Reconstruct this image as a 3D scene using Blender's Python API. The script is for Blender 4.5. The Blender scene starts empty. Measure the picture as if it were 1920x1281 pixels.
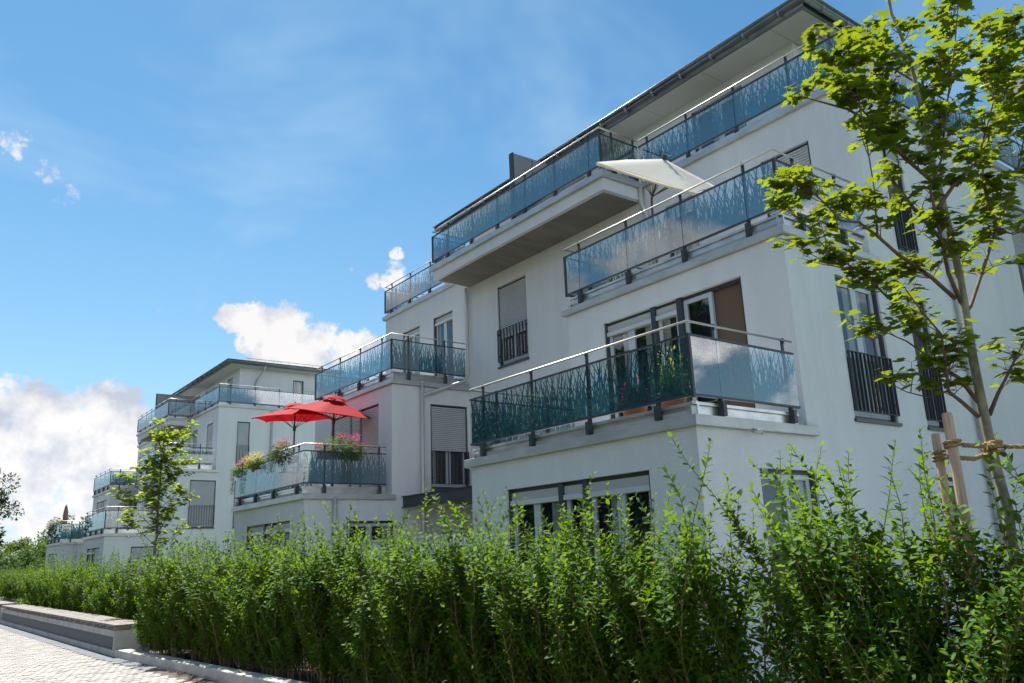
import bpy, math, random
import numpy as np
from mathutils import Vector, Matrix

# ------------------------------------------------------------------ camera, sky, sun, exposure
SC = bpy.context.scene
COL = SC.collection
rad = math.radians
HC = 1.65
cam_d = bpy.data.cameras.new('camera'); cam = bpy.data.objects.new('camera', cam_d); COL.objects.link(cam)
cam_d.sensor_width = 36.0; cam_d.lens = 28.4964; cam_d.clip_start = 0.1; cam_d.clip_end = 3000
cam.matrix_world = Matrix(((0.80208796, -0.12175580, -0.58466266, 0.0),
                           (-0.59603563, -0.22446448, -0.77094567, 0.0),
                           (-0.03736890, 0.96684602, -0.25261105, HC),
                           (0, 0, 0, 1)))
SC.camera = cam
SUN_AZ, SUN_EL = 8.0, 60.0            # azimuth from +Y towards +X
SKY_STRENGTH = 0.15
EXPOSURE = 1.36
SUN_STRENGTH = 4.4
VS = SC.view_settings
SC.display_settings.display_device = 'sRGB'
VS.view_transform = 'Standard'; VS.look = 'None'; VS.exposure = EXPOSURE; VS.gamma = 1.0; VS.use_curve_mapping = False
try:
    SC.cycles.use_denoising = True
    SC.cycles.max_bounces = 10; SC.cycles.transparent_max_bounces = 24
    SC.cycles.diffuse_bounces = 4; SC.cycles.glossy_bounces = 4; SC.cycles.transmission_bounces = 6
    SC.cycles.sample_clamp_indirect = 6.0
    SC.cycles.caustics_reflective = False; SC.cycles.caustics_refractive = False
except Exception:
    pass
sun_vec = Vector((math.sin(rad(SUN_AZ)) * math.cos(rad(SUN_EL)), math.cos(rad(SUN_AZ)) * math.cos(rad(SUN_EL)), math.sin(rad(SUN_EL))))
sd = bpy.data.lights.new('sun', 'SUN'); sd.energy = SUN_STRENGTH; sd.angle = rad(0.53); sd.color = (1.0, 0.95, 0.86)
so = bpy.data.objects.new('sun', sd); COL.objects.link(so); so.rotation_euler = sun_vec.to_track_quat('Z', 'Y').to_euler()
so.location = (0, 0, 60)


class NT:
    """Tiny node-tree writer."""
    def __init__(s, tree):
        s.t = tree; s.n = tree.nodes; s.l = tree.links

    def node(s, typ, **kw):
        n = s.n.new(typ)
        for k, v in kw.items():
            setattr(n, k, v)
        return n

    def link(s, a, b): s.l.new(a, b)

    def put(s, sock, v):
        if hasattr(v, 'is_output') or isinstance(v, bpy.types.NodeSocket): s.l.new(v, sock)
        else: sock.default_value = v

    def math(s, op, a, b=None, c=None, clamp=False):
        n = s.n.new('ShaderNodeMath'); n.operation = op; n.use_clamp = clamp
        s.put(n.inputs[0], a)
        if b is not None: s.put(n.inputs[1], b)
        if c is not None: s.put(n.inputs[2], c)
        return n.outputs[0]

    def vmath(s, op, a, b=None):
        n = s.n.new('ShaderNodeVectorMath'); n.operation = op
        s.put(n.inputs[0], a)
        if b is not None: s.put(n.inputs[1], b)
        return n.outputs['Value'] if op in ('DOT_PRODUCT', 'LENGTH') else n.outputs[0]

    def noise(s, vec, scale, detail=3, rough=0.5, dist=0.0, dim='3D'):
        n = s.n.new('ShaderNodeTexNoise'); n.noise_dimensions = dim
        s.put(n.inputs['Vector'], vec)
        n.inputs['Scale'].default_value = scale; n.inputs['Detail'].default_value = detail
        n.inputs['Roughness'].default_value = rough; n.inputs['Distortion'].default_value = dist
        return n.outputs['Fac']

    def ramp(s, v, lo, hi, a=0.0, b=1.0, smooth=True):
        n = s.n.new('ShaderNodeMapRange'); n.interpolation_type = 'SMOOTHSTEP' if smooth else 'LINEAR'
        s.put(n.inputs['Value'], v)
        n.inputs['From Min'].default_value = lo; n.inputs['From Max'].default_value = hi
        n.inputs['To Min'].default_value = a; n.inputs['To Max'].default_value = b
        return n.outputs['Result']

    def mix(s, f, a, b):
        n = s.n.new('ShaderNodeMix'); n.data_type = 'RGBA'
        s.put(n.inputs[0], f); s.put(n.inputs[6], a); s.put(n.inputs[7], b)
        return n.outputs[2]


def c4(c): return (c[0], c[1], c[2], 1.0)


# --- world: Nishita sky with cumulus clouds standing in fixed directions
W = bpy.data.worlds.new('World'); SC.world = W; W.use_nodes = True
wt = NT(W.node_tree)
for n in list(wt.n): wt.n.remove(n)
w_out = wt.node('ShaderNodeOutputWorld'); w_bg = wt.node('ShaderNodeBackground')
sky = wt.node('ShaderNodeTexSky', sky_type='NISHITA'); sky.sun_disc = False
sky.sun_elevation = rad(SUN_EL); sky.sun_rotation = rad(SUN_AZ)
sky.altitude = 200; sky.air_density = 1.0; sky.dust_density = 0.3; sky.ozone_density = 4.0
CLOUDS = [(0.0906, 0.9849, 0.1478, 0.0625, 1), (0.1238, 0.9834, 0.1325, 0.0625, 1), (0.1676, 0.9782, 0.1223, 0.0559, 1), (0.1111, 0.9894, 0.0934, 0.0855, 0.95),
          (0.1767, 0.9808, 0.0825, 0.0724, 0.9), (0.145, 0.9883, 0.0465, 0.0855, 0.8), (0.0984, 0.9946, 0.0339, 0.0789, 0.75), (0.205, 0.9724, 0.1114, 0.0395, 0.9),
          (0.1726, 0.97, 0.1714, 0.0342, 1), (0.1964, 0.9658, 0.1694, 0.0263, 0.9), (0.1393, 0.976, 0.1675, 0.0092, 0.8), (0.2359, 0.97, 0.0591, 0.0855, 0.8),
          (0.2981, 0.9499, 0.0938, 0.1316, 0.8), (0.4214, 0.9022, 0.0921, 0.1711, 0.8), (0.2902, 0.9161, 0.2766, 0.0171, 0.9), (0.314, 0.9109, 0.2676, 0.0276, 1),
          (0.3515, 0.8985, 0.263, 0.0368, 1), (0.377, 0.894, 0.2421, 0.0362, 1), (0.3411, 0.911, 0.2319, 0.0395, 1), (0.4087, 0.8806, 0.2396, 0.0263, 0.95),
          (0.4372, 0.8668, 0.2399, 0.0263, 0.9), (0.4787, 0.8489, 0.224, 0.0395, 0.9), (0.3047, 0.9185, 0.2519, 0.0171, 0.8), (0.45, 0.8298, 0.3302, 0.0171, 0.62),
          (0.4497, 0.8198, 0.3545, 0.0105, 0.55), (0.4312, 0.8422, 0.3238, 0.0092, 0.6), (0.0534, 0.9023, 0.4279, 0.0184, 0.5), (0.0848, 0.9079, 0.4105, 0.0171, 0.48),
          (0.107, 0.9153, 0.3884, 0.0118, 0.52), (0.0937, 0.921, 0.3781, 0.0092, 0.5), (0.0956, 0.9762, 0.1946, 0.0105, 0.5), (0.2065, 0.9363, 0.2841, 0.0079, 0.45),
          (0.3971, 0.8521, 0.3411, 0.0118, 0.45)]
tc = wt.node('ShaderNodeTexCoord'); wdir = tc.outputs['Generated']
wn = wt.node('ShaderNodeTexNoise'); wt.link(wdir, wn.inputs['Vector']); wn.inputs['Scale'].default_value = 22; wn.inputs['Detail'].default_value = 5; wn.inputs['Roughness'].default_value = 0.6
jit = wt.vmath('SUBTRACT', wn.outputs['Color'], (0.5, 0.5, 0.5))
jn = wt.node('ShaderNodeVectorMath', operation='SCALE'); wt.link(jit, jn.inputs[0]); jn.inputs['Scale'].default_value = 0.035
wd2 = wt.vmath('NORMALIZE', wt.vmath('ADD', wdir, jn.outputs[0]))
blob = None
for (x, y, z, r, a) in CLOUDS:
    if r > .05: r *= .86
    m = wt.ramp(wt.vmath('DOT_PRODUCT', wd2, Vector((x, y, z)).normalized()), math.cos(r * 1.36), math.cos(r * 0.3), 0.0, a)
    blob = m if blob is None else wt.math('MAXIMUM', blob, m)
sep = wt.node('ShaderNodeSeparateXYZ'); wt.link(wdir, sep.inputs[0])
# fair-weather cumulus added over the unseen sky, for reflections and wall fill
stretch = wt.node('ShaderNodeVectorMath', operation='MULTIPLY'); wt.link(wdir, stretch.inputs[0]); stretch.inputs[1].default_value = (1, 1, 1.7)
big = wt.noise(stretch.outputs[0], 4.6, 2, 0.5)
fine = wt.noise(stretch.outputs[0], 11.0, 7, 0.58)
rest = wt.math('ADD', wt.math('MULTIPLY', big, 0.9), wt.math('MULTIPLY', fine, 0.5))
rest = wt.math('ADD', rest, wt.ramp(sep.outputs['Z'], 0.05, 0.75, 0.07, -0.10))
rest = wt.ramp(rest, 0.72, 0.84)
# the open blue between the banks the camera looks into, kept free of the added clouds
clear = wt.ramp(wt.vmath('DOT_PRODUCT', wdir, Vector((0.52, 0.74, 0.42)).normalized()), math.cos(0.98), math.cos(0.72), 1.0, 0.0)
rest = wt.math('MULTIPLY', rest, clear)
fine2 = wt.noise(wdir, 34.0, 6, 0.6)
fine3 = wt.noise(wdir, 13.0, 4, 0.55)
dens = wt.math('ADD', blob, wt.math('MULTIPLY', wt.math('SUBTRACT', fine2, 0.5), 1.5))
dens = wt.math('ADD', dens, wt.math('MULTIPLY', wt.math('SUBTRACT', fine3, 0.5), 0.7))
fine4 = wt.noise(wdir, 95.0, 4, 0.6)
dens = wt.math('ADD', dens, wt.math('MULTIPLY', wt.math('SUBTRACT', fine4, 0.5), 0.9))
dens = wt.math('MULTIPLY', dens, wt.ramp(blob, 0.02, 0.12))
dens = wt.ramp(dens, 0.36, 0.84)
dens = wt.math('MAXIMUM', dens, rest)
# thin veil
veil = wt.noise(stretch.outputs[0], 2.3, 4, 0.6, 0.6)
veil = wt.ramp(veil, 0.40, 0.74, 0.0, 0.36)
haze = wt.math('ADD', wt.ramp(sep.outputs['Z'], 0.0, 0.30, 0.35, 0.0), wt.ramp(sep.outputs['Z'], 0.0, 0.62, 0.38, 0.0))
veil = wt.math('MAXIMUM', veil, haze)
# soft shading inside the clouds: bright rims, greyer bellies
offs = wt.vmath('ADD', wdir, tuple(sun_vec * 0.03))
n_a = wt.noise(wdir, 15.0, 5, 0.55); n_b = wt.noise(offs, 15.0, 5, 0.55)
shade = wt.math('ADD', wt.math('MULTIPLY', wt.math('SUBTRACT', n_a, n_b), 4.2), 0.58, clamp=True)
cloud_col = wt.mix(shade, (1.45, 1.6, 1.88, 1), (2.5, 2.46, 2.46, 1))
front = wt.ramp(wt.vmath('DOT_PRODUCT', wdir, sun_vec), -0.6, 0.75, 3.5, 1.0)      # front-lit clouds opposite the sun, brightened further to fill the shaded walls
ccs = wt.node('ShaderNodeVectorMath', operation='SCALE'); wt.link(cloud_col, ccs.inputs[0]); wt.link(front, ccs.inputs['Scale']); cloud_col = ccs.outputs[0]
satn = wt.node('ShaderNodeHueSaturation'); satn.inputs['Saturation'].default_value = 1.08; satn.inputs['Value'].default_value = 0.36; satn.inputs['Hue'].default_value = 0.5
wt.link(sky.outputs[0], satn.inputs['Color'])
tintn = wt.node('ShaderNodeVectorMath', operation='MULTIPLY'); wt.link(satn.outputs[0], tintn.inputs[0]); tintn.inputs[1].default_value = (0.72, 1.06, 1.02)
c1 = wt.mix(veil, tintn.outputs[0], (1.6, 2.12, 2.6, 1))
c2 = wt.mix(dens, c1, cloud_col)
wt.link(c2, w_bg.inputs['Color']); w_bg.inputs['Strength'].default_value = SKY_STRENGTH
wt.link(w_bg.outputs[0], w_out.inputs['Surface'])

# ------------------------------------------------------------------ materials
M = {}


def new_mat(name):
    m = bpy.data.materials.new(name); m.use_nodes = True
    t = NT(m.node_tree)
    b = t.n['Principled BSDF']
    M[name] = m
    return m, t, b


def pset(b, col=None, rough=0.5, metal=0.0, spec=0.5, ior=1.45):
    if col is not None: b.inputs['Base Color'].default_value = c4(col)
    b.inputs['Roughness'].default_value = rough; b.inputs['Metallic'].default_value = metal
    b.inputs['Specular IOR Level'].default_value = spec; b.inputs['IOR'].default_value = ior


def worldpos(t):
    return t.node('ShaderNodeNewGeometry').outputs['Position']


def bump(t, b, h, strength, dist):
    n = t.node('ShaderNodeBump'); n.inputs['Strength'].default_value = strength; n.inputs['Distance'].default_value = dist
    t.link(h, n.inputs['Height']); t.link(n.outputs[0], b.inputs['Normal'])


def varied(name, c_a, c_b, scale, rough=0.6, metal=0.0, detail=4, bscale=None, bstr=0.3, bdist=0.004, stretch=None, lo=0.3, hi=0.7):
    m, t, b = new_mat(name); pset(b, None, rough, metal)
    p = worldpos(t)
    if stretch:
        v = t.node('ShaderNodeVectorMath', operation='MULTIPLY'); t.link(p, v.inputs[0]); v.inputs[1].default_value = stretch; p2 = v.outputs[0]
    else: p2 = p
    n = t.ramp(t.noise(p2, scale, detail, 0.6), lo, hi)
    t.link(t.mix(n, c4(c_a), c4(c_b)), b.inputs['Base Color'])
    if bscale: bump(t, b, t.noise(p2, bscale, 3, 0.6), bstr, bdist)
    return m


# rendered plaster: fine scraped grain, slight clouding, faint rain streaks
m, t, b = new_mat('plaster'); pset(b, None, 0.85, 0, 0.25)
p = worldpos(t)
v = t.node('ShaderNodeVectorMath', operation='MULTIPLY'); t.link(p, v.inputs[0]); v.inputs[1].default_value = (1.6, 1.6, 0.22)
n1 = t.noise(v.outputs[0], 1.8, 5, 0.62); n2 = t.noise(p, 0.35, 3, 0.5)
f = t.math('ADD', t.math('MULTIPLY', n1, 0.5), t.math('MULTIPLY', n2, 0.5))
grain = t.ramp(t.noise(p, 60, 3, 0.75), 0.3, 0.7, 0.93, 1.03)
gs_ = t.node('ShaderNodeVectorMath', operation='SCALE'); t.link(t.mix(t.ramp(f, 0.36, 0.62), (0.64, 0.655, 0.69, 1), (0.705, 0.72, 0.75, 1)), gs_.inputs[0]); t.link(grain, gs_.inputs['Scale'])
t.link(gs_.outputs[0], b.inputs['Base Color'])
bump(t, b, t.noise(p, 52, 4, 0.72), 0.8, 0.011)
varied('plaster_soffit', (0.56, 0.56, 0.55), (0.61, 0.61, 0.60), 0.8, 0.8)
varied('concrete', (0.33, 0.325, 0.31), (0.47, 0.46, 0.44), 2.2, 0.85, 0, 6, 40, 0.35, 0.004)
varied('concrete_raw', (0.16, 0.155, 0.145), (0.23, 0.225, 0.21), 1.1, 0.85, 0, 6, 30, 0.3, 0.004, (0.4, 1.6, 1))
varied('kerb_concrete', (0.42, 0.40, 0.37), (0.56, 0.54, 0.50), 3.0, 0.85, 0, 6, 60, 0.3, 0.003)
varied('coping_metal', (0.40, 0.415, 0.415), (0.53, 0.535, 0.53), 1.6, 0.42, 0.45, 5, 3, 0.06, 0.01, (1, 1, 2.5))
varied('flashing_metal', (0.44, 0.45, 0.46), (0.68, 0.68, 0.67), 2.4, 0.34, 0.85, 5, 2.2, 0.12, 0.02, (1, 1, 2))
varied('zinc', (0.17, 0.195, 0.235), (0.24, 0.265, 0.30), 1.5, 0.36, 0.35, 4)
varied('pipe_metal', (0.46, 0.445, 0.42), (0.60, 0.585, 0.56), 3.0, 0.42, 0.3, 4, None, 0, 0, (1, 1, 0.3))
m, t, b = new_mat('anthracite'); pset(b, (0.035, 0.042, 0.054), 0.42, 0.0, 0.5)
m, t, b = new_mat('anthracite_sill'); pset(b, (0.075, 0.085, 0.10), 0.4, 0.2)
m, t, b = new_mat('stainless'); pset(b, (0.46, 0.44, 0.41), 0.45, 1.0)
m, t, b = new_mat('sash_grey'); pset(b, (0.47, 0.52, 0.57), 0.38, 0.0)
varied('shutter_grey', (0.52, 0.535, 0.56), (0.58, 0.595, 0.62), 1.2, 0.42, 0.15)
m, t, b = new_mat('box_grey'); pset(b, (0.42, 0.42, 0.42), 0.6)
varied('partition_grey', (0.235, 0.24, 0.25), (0.275, 0.28, 0.29), 0.9, 0.6)
# window pane: dark room behind, mirror-like surface
m, t, b = new_mat('window_glass')
p = worldpos(t)
tr = t.node('ShaderNodeBsdfTransparent'); tr.inputs['Color'].default_value = (0.62, 0.68, 0.69, 1)
gl = t.node('ShaderNodeBsdfGlossy'); gl.inputs['Roughness'].default_value = 0.012
nb = t.node('ShaderNodeBump'); nb.inputs['Strength'].default_value = 0.03; nb.inputs['Distance'].default_value = 0.05
t.link(t.noise(p, 0.9, 1, 0.5), nb.inputs['Height']); t.link(nb.outputs[0], gl.inputs['Normal'])
frs = t.node('ShaderNodeFresnel'); frs.inputs['IOR'].default_value = 2.1
mx = t.node('ShaderNodeMixShader'); t.link(frs.outputs[0], mx.inputs[0]); t.link(tr.outputs[0], mx.inputs[1]); t.link(gl.outputs[0], mx.inputs[2])
th = t.node('ShaderNodeBsdfTransparent'); bf = t.node('ShaderNodeNewGeometry').outputs['Backfacing']
m2 = t.node('ShaderNodeMixShader'); t.link(bf, m2.inputs[0]); t.link(mx.outputs[0], m2.inputs[1]); t.link(th.outputs[0], m2.inputs[2])
t.link(m2.outputs[0], t.n['Material Output'].inputs['Surface'])
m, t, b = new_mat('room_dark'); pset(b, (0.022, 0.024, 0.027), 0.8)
m, t, b = new_mat('curtain'); pset(b, (0.62, 0.60, 0.56), 0.8)
m, t, b = new_mat('room_brown'); pset(b, (0.13, 0.085, 0.055), 0.7)
varied('cobble_pale', (0.225, 0.213, 0.20), (0.32, 0.307, 0.29), 2.4, 0.85, 0, 5, 60, 0.3, 0.003)
varied('joint_sand', (0.07, 0.05, 0.04), (0.13, 0.10, 0.08), 9, 0.95)
varied('strip_dark', (0.075, 0.085, 0.10), (0.13, 0.145, 0.165), 5, 0.8, 0, 5, 50, 0.3, 0.004)
varied('deck_wood', (0.125, 0.108, 0.098), (0.235, 0.208, 0.19), 5, 0.75, 0, 6, 30, 0.25, 0.003, (6, 0.6, 1))
varied('new_wood', (0.36, 0.22, 0.10), (0.47, 0.30, 0.15), 3, 0.7, 0, 6, None, 0, 0, (7, 0.5, 7))
varied('stake_wood', (0.36, 0.24, 0.17), (0.55, 0.41, 0.31), 4, 0.8, 0, 6, 24, 0.3, 0.004, (14, 14, 0.8))
varied('rope', (0.24, 0.145, 0.06), (0.42, 0.27, 0.13), 60, 0.95, 0, 4, 90, 0.6, 0.006)
varied('soil', (0.045, 0.032, 0.022), (0.10, 0.075, 0.05), 6, 0.95, 0, 6, 30, 0.6, 0.02)
varied('grass_ground', (0.035, 0.07, 0.018), (0.07, 0.11, 0.03), 1.3, 0.95, 0, 6, 60, 0.5, 0.02)
varied('gravel_white', (0.36, 0.35, 0.33), (0.60, 0.58, 0.55), 25, 0.9, 0, 6, 45, 0.8, 0.02)
varied('bark_maple', (0.13, 0.125, 0.075), (0.30, 0.28, 0.20), 16, 0.9, 0, 6, 50, 0.5, 0.006, (1, 1, 0.45))
varied('bark_twig', (0.10, 0.065, 0.045), (0.16, 0.11, 0.075), 20, 0.85)
varied('stem_privet', (0.15, 0.11, 0.06), (0.25, 0.19, 0.11), 20, 0.85)
varied('far_wall', (0.62, 0.66, 0.70), (0.70, 0.73, 0.75), 1, 0.8)
m, t, b = new_mat('far_roof'); pset(b, (0.30, 0.31, 0.33), 0.8)
m, t, b = new_mat('lattice_metal'); pset(b, (0.13, 0.155, 0.18), 0.5, 0.3)
m, t, b = new_mat('planter_dark'); pset(b, (0.03, 0.033, 0.04), 0.5)
m, t, b = new_mat('terracotta'); pset(b, (0.28, 0.11, 0.06), 0.8)


def leafy(name, dark, light, trans, rough=0.42, transfac=0.38, spec=0.4):
    m, t, b = new_mat(name); pset(b, None, rough, 0, spec)
    a = t.node('ShaderNodeAttribute'); a.attribute_name = 'tint'
    oi = t.node('ShaderNodeObjectInfo')
    r = t.math('FRACT', t.math('ADD', a.outputs['Fac'], t.math('MULTIPLY', oi.outputs['Random'], 0.37)))
    col = t.mix(r, c4(dark), c4(light))
    t.link(col, b.inputs['Base Color'])
    tr = t.node('ShaderNodeBsdfTranslucent')
    t.link(t.mix(r, c4([x * 0.75 for x in trans]), c4(trans)), tr.inputs['Color'])
    mx = t.node('ShaderNodeMixShader'); mx.inputs[0].default_value = transfac
    t.link(b.outputs[0], mx.inputs[1]); t.link(tr.outputs[0], mx.inputs[2])
    t.link(mx.outputs[0], t.n['Material Output'].inputs['Surface'])
    return m


leafy('leaf_privet', (0.022, 0.085, 0.008), (0.075, 0.16, 0.012), (0.22, 0.38, 0.008), 0.6, 0.40, 0.15)
leafy('leaf_yellow', (0.12, 0.14, 0.01), (0.20, 0.18, 0.015), (0.25, 0.25, 0.02), 0.7, 0.35, 0.1)
leafy('leaf_maple', (0.03, 0.065, 0.006), (0.08, 0.115, 0.008), (0.30, 0.39, 0.012), 0.6, 0.45, 0.15)
leafy('leaf_maple_lit', (0.06, 0.12, 0.01), (0.12, 0.18, 0.012), (0.45, 0.58, 0.02), 0.6, 0.5, 0.15)  # same leaf as the near maple, stronger light put into the colour
leafy('leaf_far', (0.035, 0.085, 0.02), (0.075, 0.13, 0.03), (0.16, 0.28, 0.03), 0.6, 0.3)
leafy('leaf_dark', (0.018, 0.04, 0.018), (0.04, 0.07, 0.025), (0.07, 0.13, 0.02), 0.6, 0.25)
leafy('leaf_bright', (0.03, 0.085, 0.006), (0.09, 0.15, 0.010), (0.22, 0.32, 0.010), 0.75, 0.35, 0.1)
leafy('petal_pink', (0.55, 0.02, 0.16), (0.75, 0.05, 0.30), (0.7, 0.05, 0.25), 0.6, 0.3)
leafy('petal_red', (0.50, 0.02, 0.05), (0.65, 0.04, 0.09), (0.6, 0.04, 0.08), 0.6, 0.3)
leafy('petal_yellow', (0.62, 0.58, 0.05), (0.78, 0.72, 0.16), (0.7, 0.62, 0.1), 0.6, 0.3)
leafy('petal_white', (0.62, 0.60, 0.42), (0.75, 0.72, 0.55), (0.6, 0.55, 0.4), 0.6, 0.3)


def fabric(name, col, trans, fac):
    m, t, b = new_mat(name); pset(b, col, 0.8, 0, 0.2)
    tr = t.node('ShaderNodeBsdfTranslucent'); tr.inputs['Color'].default_value = c4(trans)
    mx = t.node('ShaderNodeMixShader'); mx.inputs[0].default_value = fac
    t.link(b.outputs[0], mx.inputs[1]); t.link(tr.outputs[0], mx.inputs[2])
    t.link(mx.outputs[0], t.n['Material Output'].inputs['Surface'])
    bump(t, b, t.noise(worldpos(t), 7, 2, 0.5), 0.15, 0.02)
    return m


fabric('fabric_red', (0.36, 0.003, 0.012), (0.40, 0.005, 0.010), 0.25)
fabric('fabric_cream', (0.80, 0.78, 0.74), (0.72, 0.60, 0.36), 0.35)
fabric('fabric_mauve', (0.32, 0.20, 0.19), (0.3, 0.15, 0.14), 0.2)
m, t, b = new_mat('pole_brown'); pset(b, (0.10, 0.075, 0.065), 0.45, 0.5)


def reed_glass():
    """Balustrade glass with a printed reed-grass pattern: blades dense at the foot, thinning to clear glass."""
    m, t, b = new_mat('reed_glass')
    p = worldpos(t); s = t.node('ShaderNodeSeparateXYZ'); t.link(p, s.inputs[0])
    u = t.math('ADD', s.outputs['X'], s.outputs['Y'])
    g = t.node('ShaderNodeTexCoord'); gs = t.node('ShaderNodeSeparateXYZ'); t.link(g.outputs['Generated'], gs.inputs[0])
    v = gs.outputs['Z']
    mask = None
    layers = [(6.5, 0.8, 0.19, 0.85, 1.7), (7.5, -0.9, 0.20, 0.8, 1.6), (9.0, 1.9, 0.19, 0.65, 1.4), (8.3, -2.1, 0.19, 0.7, 1.5), (13.0, 0.5, 0.30, 0.6, 1.2), (15.0, -0.8, 0.29, 0.55, 1.1), (4.6, 0.2, 0.13, 0.9, 2.0), (21.0, 0.3, 0.40, 0.5, 0.9)]
    for i, (fr, sh, wd, h0, h1) in enumerate(layers):
        x = t.math('ADD', t.math('MULTIPLY', u, fr), t.math('MULTIPLY', v, sh))
        bend = t.math('MULTIPLY', t.math('MULTIPLY', v, v), sh * 0.5)
        x = t.math('ADD', x, bend)
        x = t.math('ADD', x, i * 3.37)
        cell = t.math('FLOOR', x)
        wn = t.node('ShaderNodeTexWhiteNoise', noise_dimensions='2D')
        cv = t.node('ShaderNodeCombineXYZ'); t.link(cell, cv.inputs[0]); cv.inputs[1].default_value = i * 7.1; t.link(cv.outputs[0], wn.inputs['Vector'])
        h = t.math('MULTIPLY_ADD', wn.outputs['Value'], h1 - h0, h0)
        w = t.math('MULTIPLY', t.math('SUBTRACT', 1.0, t.math('DIVIDE', v, h)), wd)
        d = t.math('ABSOLUTE', t.math('SUBTRACT', t.math('FRACT', x), 0.5))
        k = t.math('LESS_THAN', d, w)
        mask = k if mask is None else t.math('MAXIMUM', mask, k)
    film = t.node('ShaderNodeBsdfDiffuse'); film.inputs['Color'].default_value = (0.04, 0.10, 0.125, 1)
    filmt = t.node('ShaderNodeBsdfTransparent'); filmt.inputs['Color'].default_value = (0.07, 0.32, 0.42, 1)
    fm = t.node('ShaderNodeMixShader'); fm.inputs[0].default_value = 0.35
    t.link(film.outputs[0], fm.inputs[1]); t.link(filmt.outputs[0], fm.inputs[2])
    clear = t.node('ShaderNodeBsdfTransparent'); clear.inputs['Color'].default_value = (0.86, 0.95, 0.96, 1)
    mm = t.node('ShaderNodeMixShader'); t.link(mask, mm.inputs[0]); t.link(clear.outputs[0], mm.inputs[1]); t.link(fm.outputs[0], mm.inputs[2])
    gl = t.node('ShaderNodeBsdfGlossy'); gl.inputs['Roughness'].default_value = 0.012; gl.inputs['Color'].default_value = (0.97, 0.97, 0.97, 1)
    fr = t.node('ShaderNodeFresnel'); fr.inputs['IOR'].default_value = 2.6
    mx = t.node('ShaderNodeMixShader'); t.link(fr.outputs[0], mx.inputs[0]); t.link(mm.outputs[0], mx.inputs[1]); t.link(gl.outputs[0], mx.inputs[2])
    # the far surface of the pane adds nothing more
    thru = t.node('ShaderNodeBsdfTransparent'); thru.inputs['Color'].default_value = (1, 1, 1, 1)
    bf = t.node('ShaderNodeNewGeometry').outputs['Backfacing']
    m2 = t.node('ShaderNodeMixShader'); t.link(bf, m2.inputs[0]); t.link(mx.outputs[0], m2.inputs[1]); t.link(thru.outputs[0], m2.inputs[2])
    t.link(m2.outputs[0], t.n['Material Output'].inputs['Surface'])


reed_glass()


# ------------------------------------------------------------------ geometry helpers
class MB:
    def __init__(s): s.v = []; s.f = []

    def box(s, x0, x1, y0, y1, z0, z1):
        x0, x1 = min(x0, x1), max(x0, x1); y0, y1 = min(y0, y1), max(y0, y1); z0, z1 = min(z0, z1), max(z0, z1)
        i = len(s.v)
        s.v += [(x0, y0, z0), (x1, y0, z0), (x1, y1, z0), (x0, y1, z0), (x0, y0, z1), (x1, y0, z1), (x1, y1, z1), (x0, y1, z1)]
        s.f += [(i, i + 3, i + 2, i + 1), (i + 4, i + 5, i + 6, i + 7), (i, i + 1, i + 5, i + 4), (i + 1, i + 2, i + 6, i + 5), (i + 2, i + 3, i + 7, i + 6), (i + 3, i, i + 4, i + 7)]
        return s

    def poly(s, pts):
        i = len(s.v); s.v += [tuple(p) for p in pts]; s.f.append(tuple(range(i, i + len(pts)))); return s

    def prism(s, pts, off):
        """closed solid: polygon pts swept by the vector off"""
        n = len(pts); i = len(s.v); off = Vector(off)
        s.v += [tuple(p) for p in pts] + [tuple(Vector(p) + off) for p in pts]
        s.f.append(tuple(range(i + n - 1, i - 1, -1))); s.f.append(tuple(range(i + n, i + 2 * n)))
        for k in range(n):
            k2 = (k + 1) % n; s.f.append((i + k, i + k2, i + n + k2, i + n + k))
        return s

    def tube(s, path, r, n=10, cap=True):
        path = [Vector(p) for p in path]; N = len(path)
        rr = r if isinstance(r, (list, tuple)) else [r] * N
        base = len(s.v); prev = None
        for k in range(N):
            if k == 0: t = path[1] - path[0]
            elif k == N - 1: t = path[-1] - path[-2]
            else: t = (path[k + 1] - path[k]).normalized() + (path[k] - path[k - 1]).normalized()
            if t.length < 1e-9: t = Vector((0, 0, 1))
            t.normalize()
            if prev is None:
                a = Vector((0, 0, 1)) if abs(t.z) < 0.9 else Vector((1, 0, 0)); prev = t.cross(a).normalized()
            else:
                prev = (prev - t * prev.dot(t)); prev = prev.normalized() if prev.length > 1e-6 else t.orthogonal().normalized()
            b2 = t.cross(prev)
            # widen at mitres so that bends keep their thickness
            for j in range(n):
                a = 2 * math.pi * j / n
                s.v.append(tuple(path[k] + (prev * math.cos(a) + b2 * math.sin(a)) * rr[k]))
        for k in range(N - 1):
            for j in range(n):
                j2 = (j + 1) % n; a = base + k * n; bb = a + n
                s.f.append((a + j, a + j2, bb + j2, bb + j))
        if cap:
            s.f.append(tuple(base + j for j in range(n - 1, -1, -1))); s.f.append(tuple(base + (N - 1) * n + j for j in range(n)))
        return s

    def build(s, name, mat, parent=None, smooth=False, bevel=0.0):
        me = bpy.data.meshes.new(name); me.from_pydata(s.v, [], s.f)
        me.materials.append(M[mat])
        if smooth:
            for q in me.polygons: q.use_smooth = True
        me.update()
        return put(name, me, parent, bevel)


def put(name, me, parent=None, bevel=0.0):
    o = bpy.data.objects.new(name, me); COL.objects.link(o)
    if parent is not None: o.parent = parent
    if bevel > 0:
        bm = o.modifiers.new('bevel', 'BEVEL'); bm.width = bevel; bm.segments = 2; bm.limit_method = 'ANGLE'
    return o


def tag(o, label=None, cat=None, group=None, kind=None):
    if label: o['label'] = label
    if cat: o['category'] = cat
    if group: o['group'] = group
    if kind: o['kind'] = kind
    return o


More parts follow.
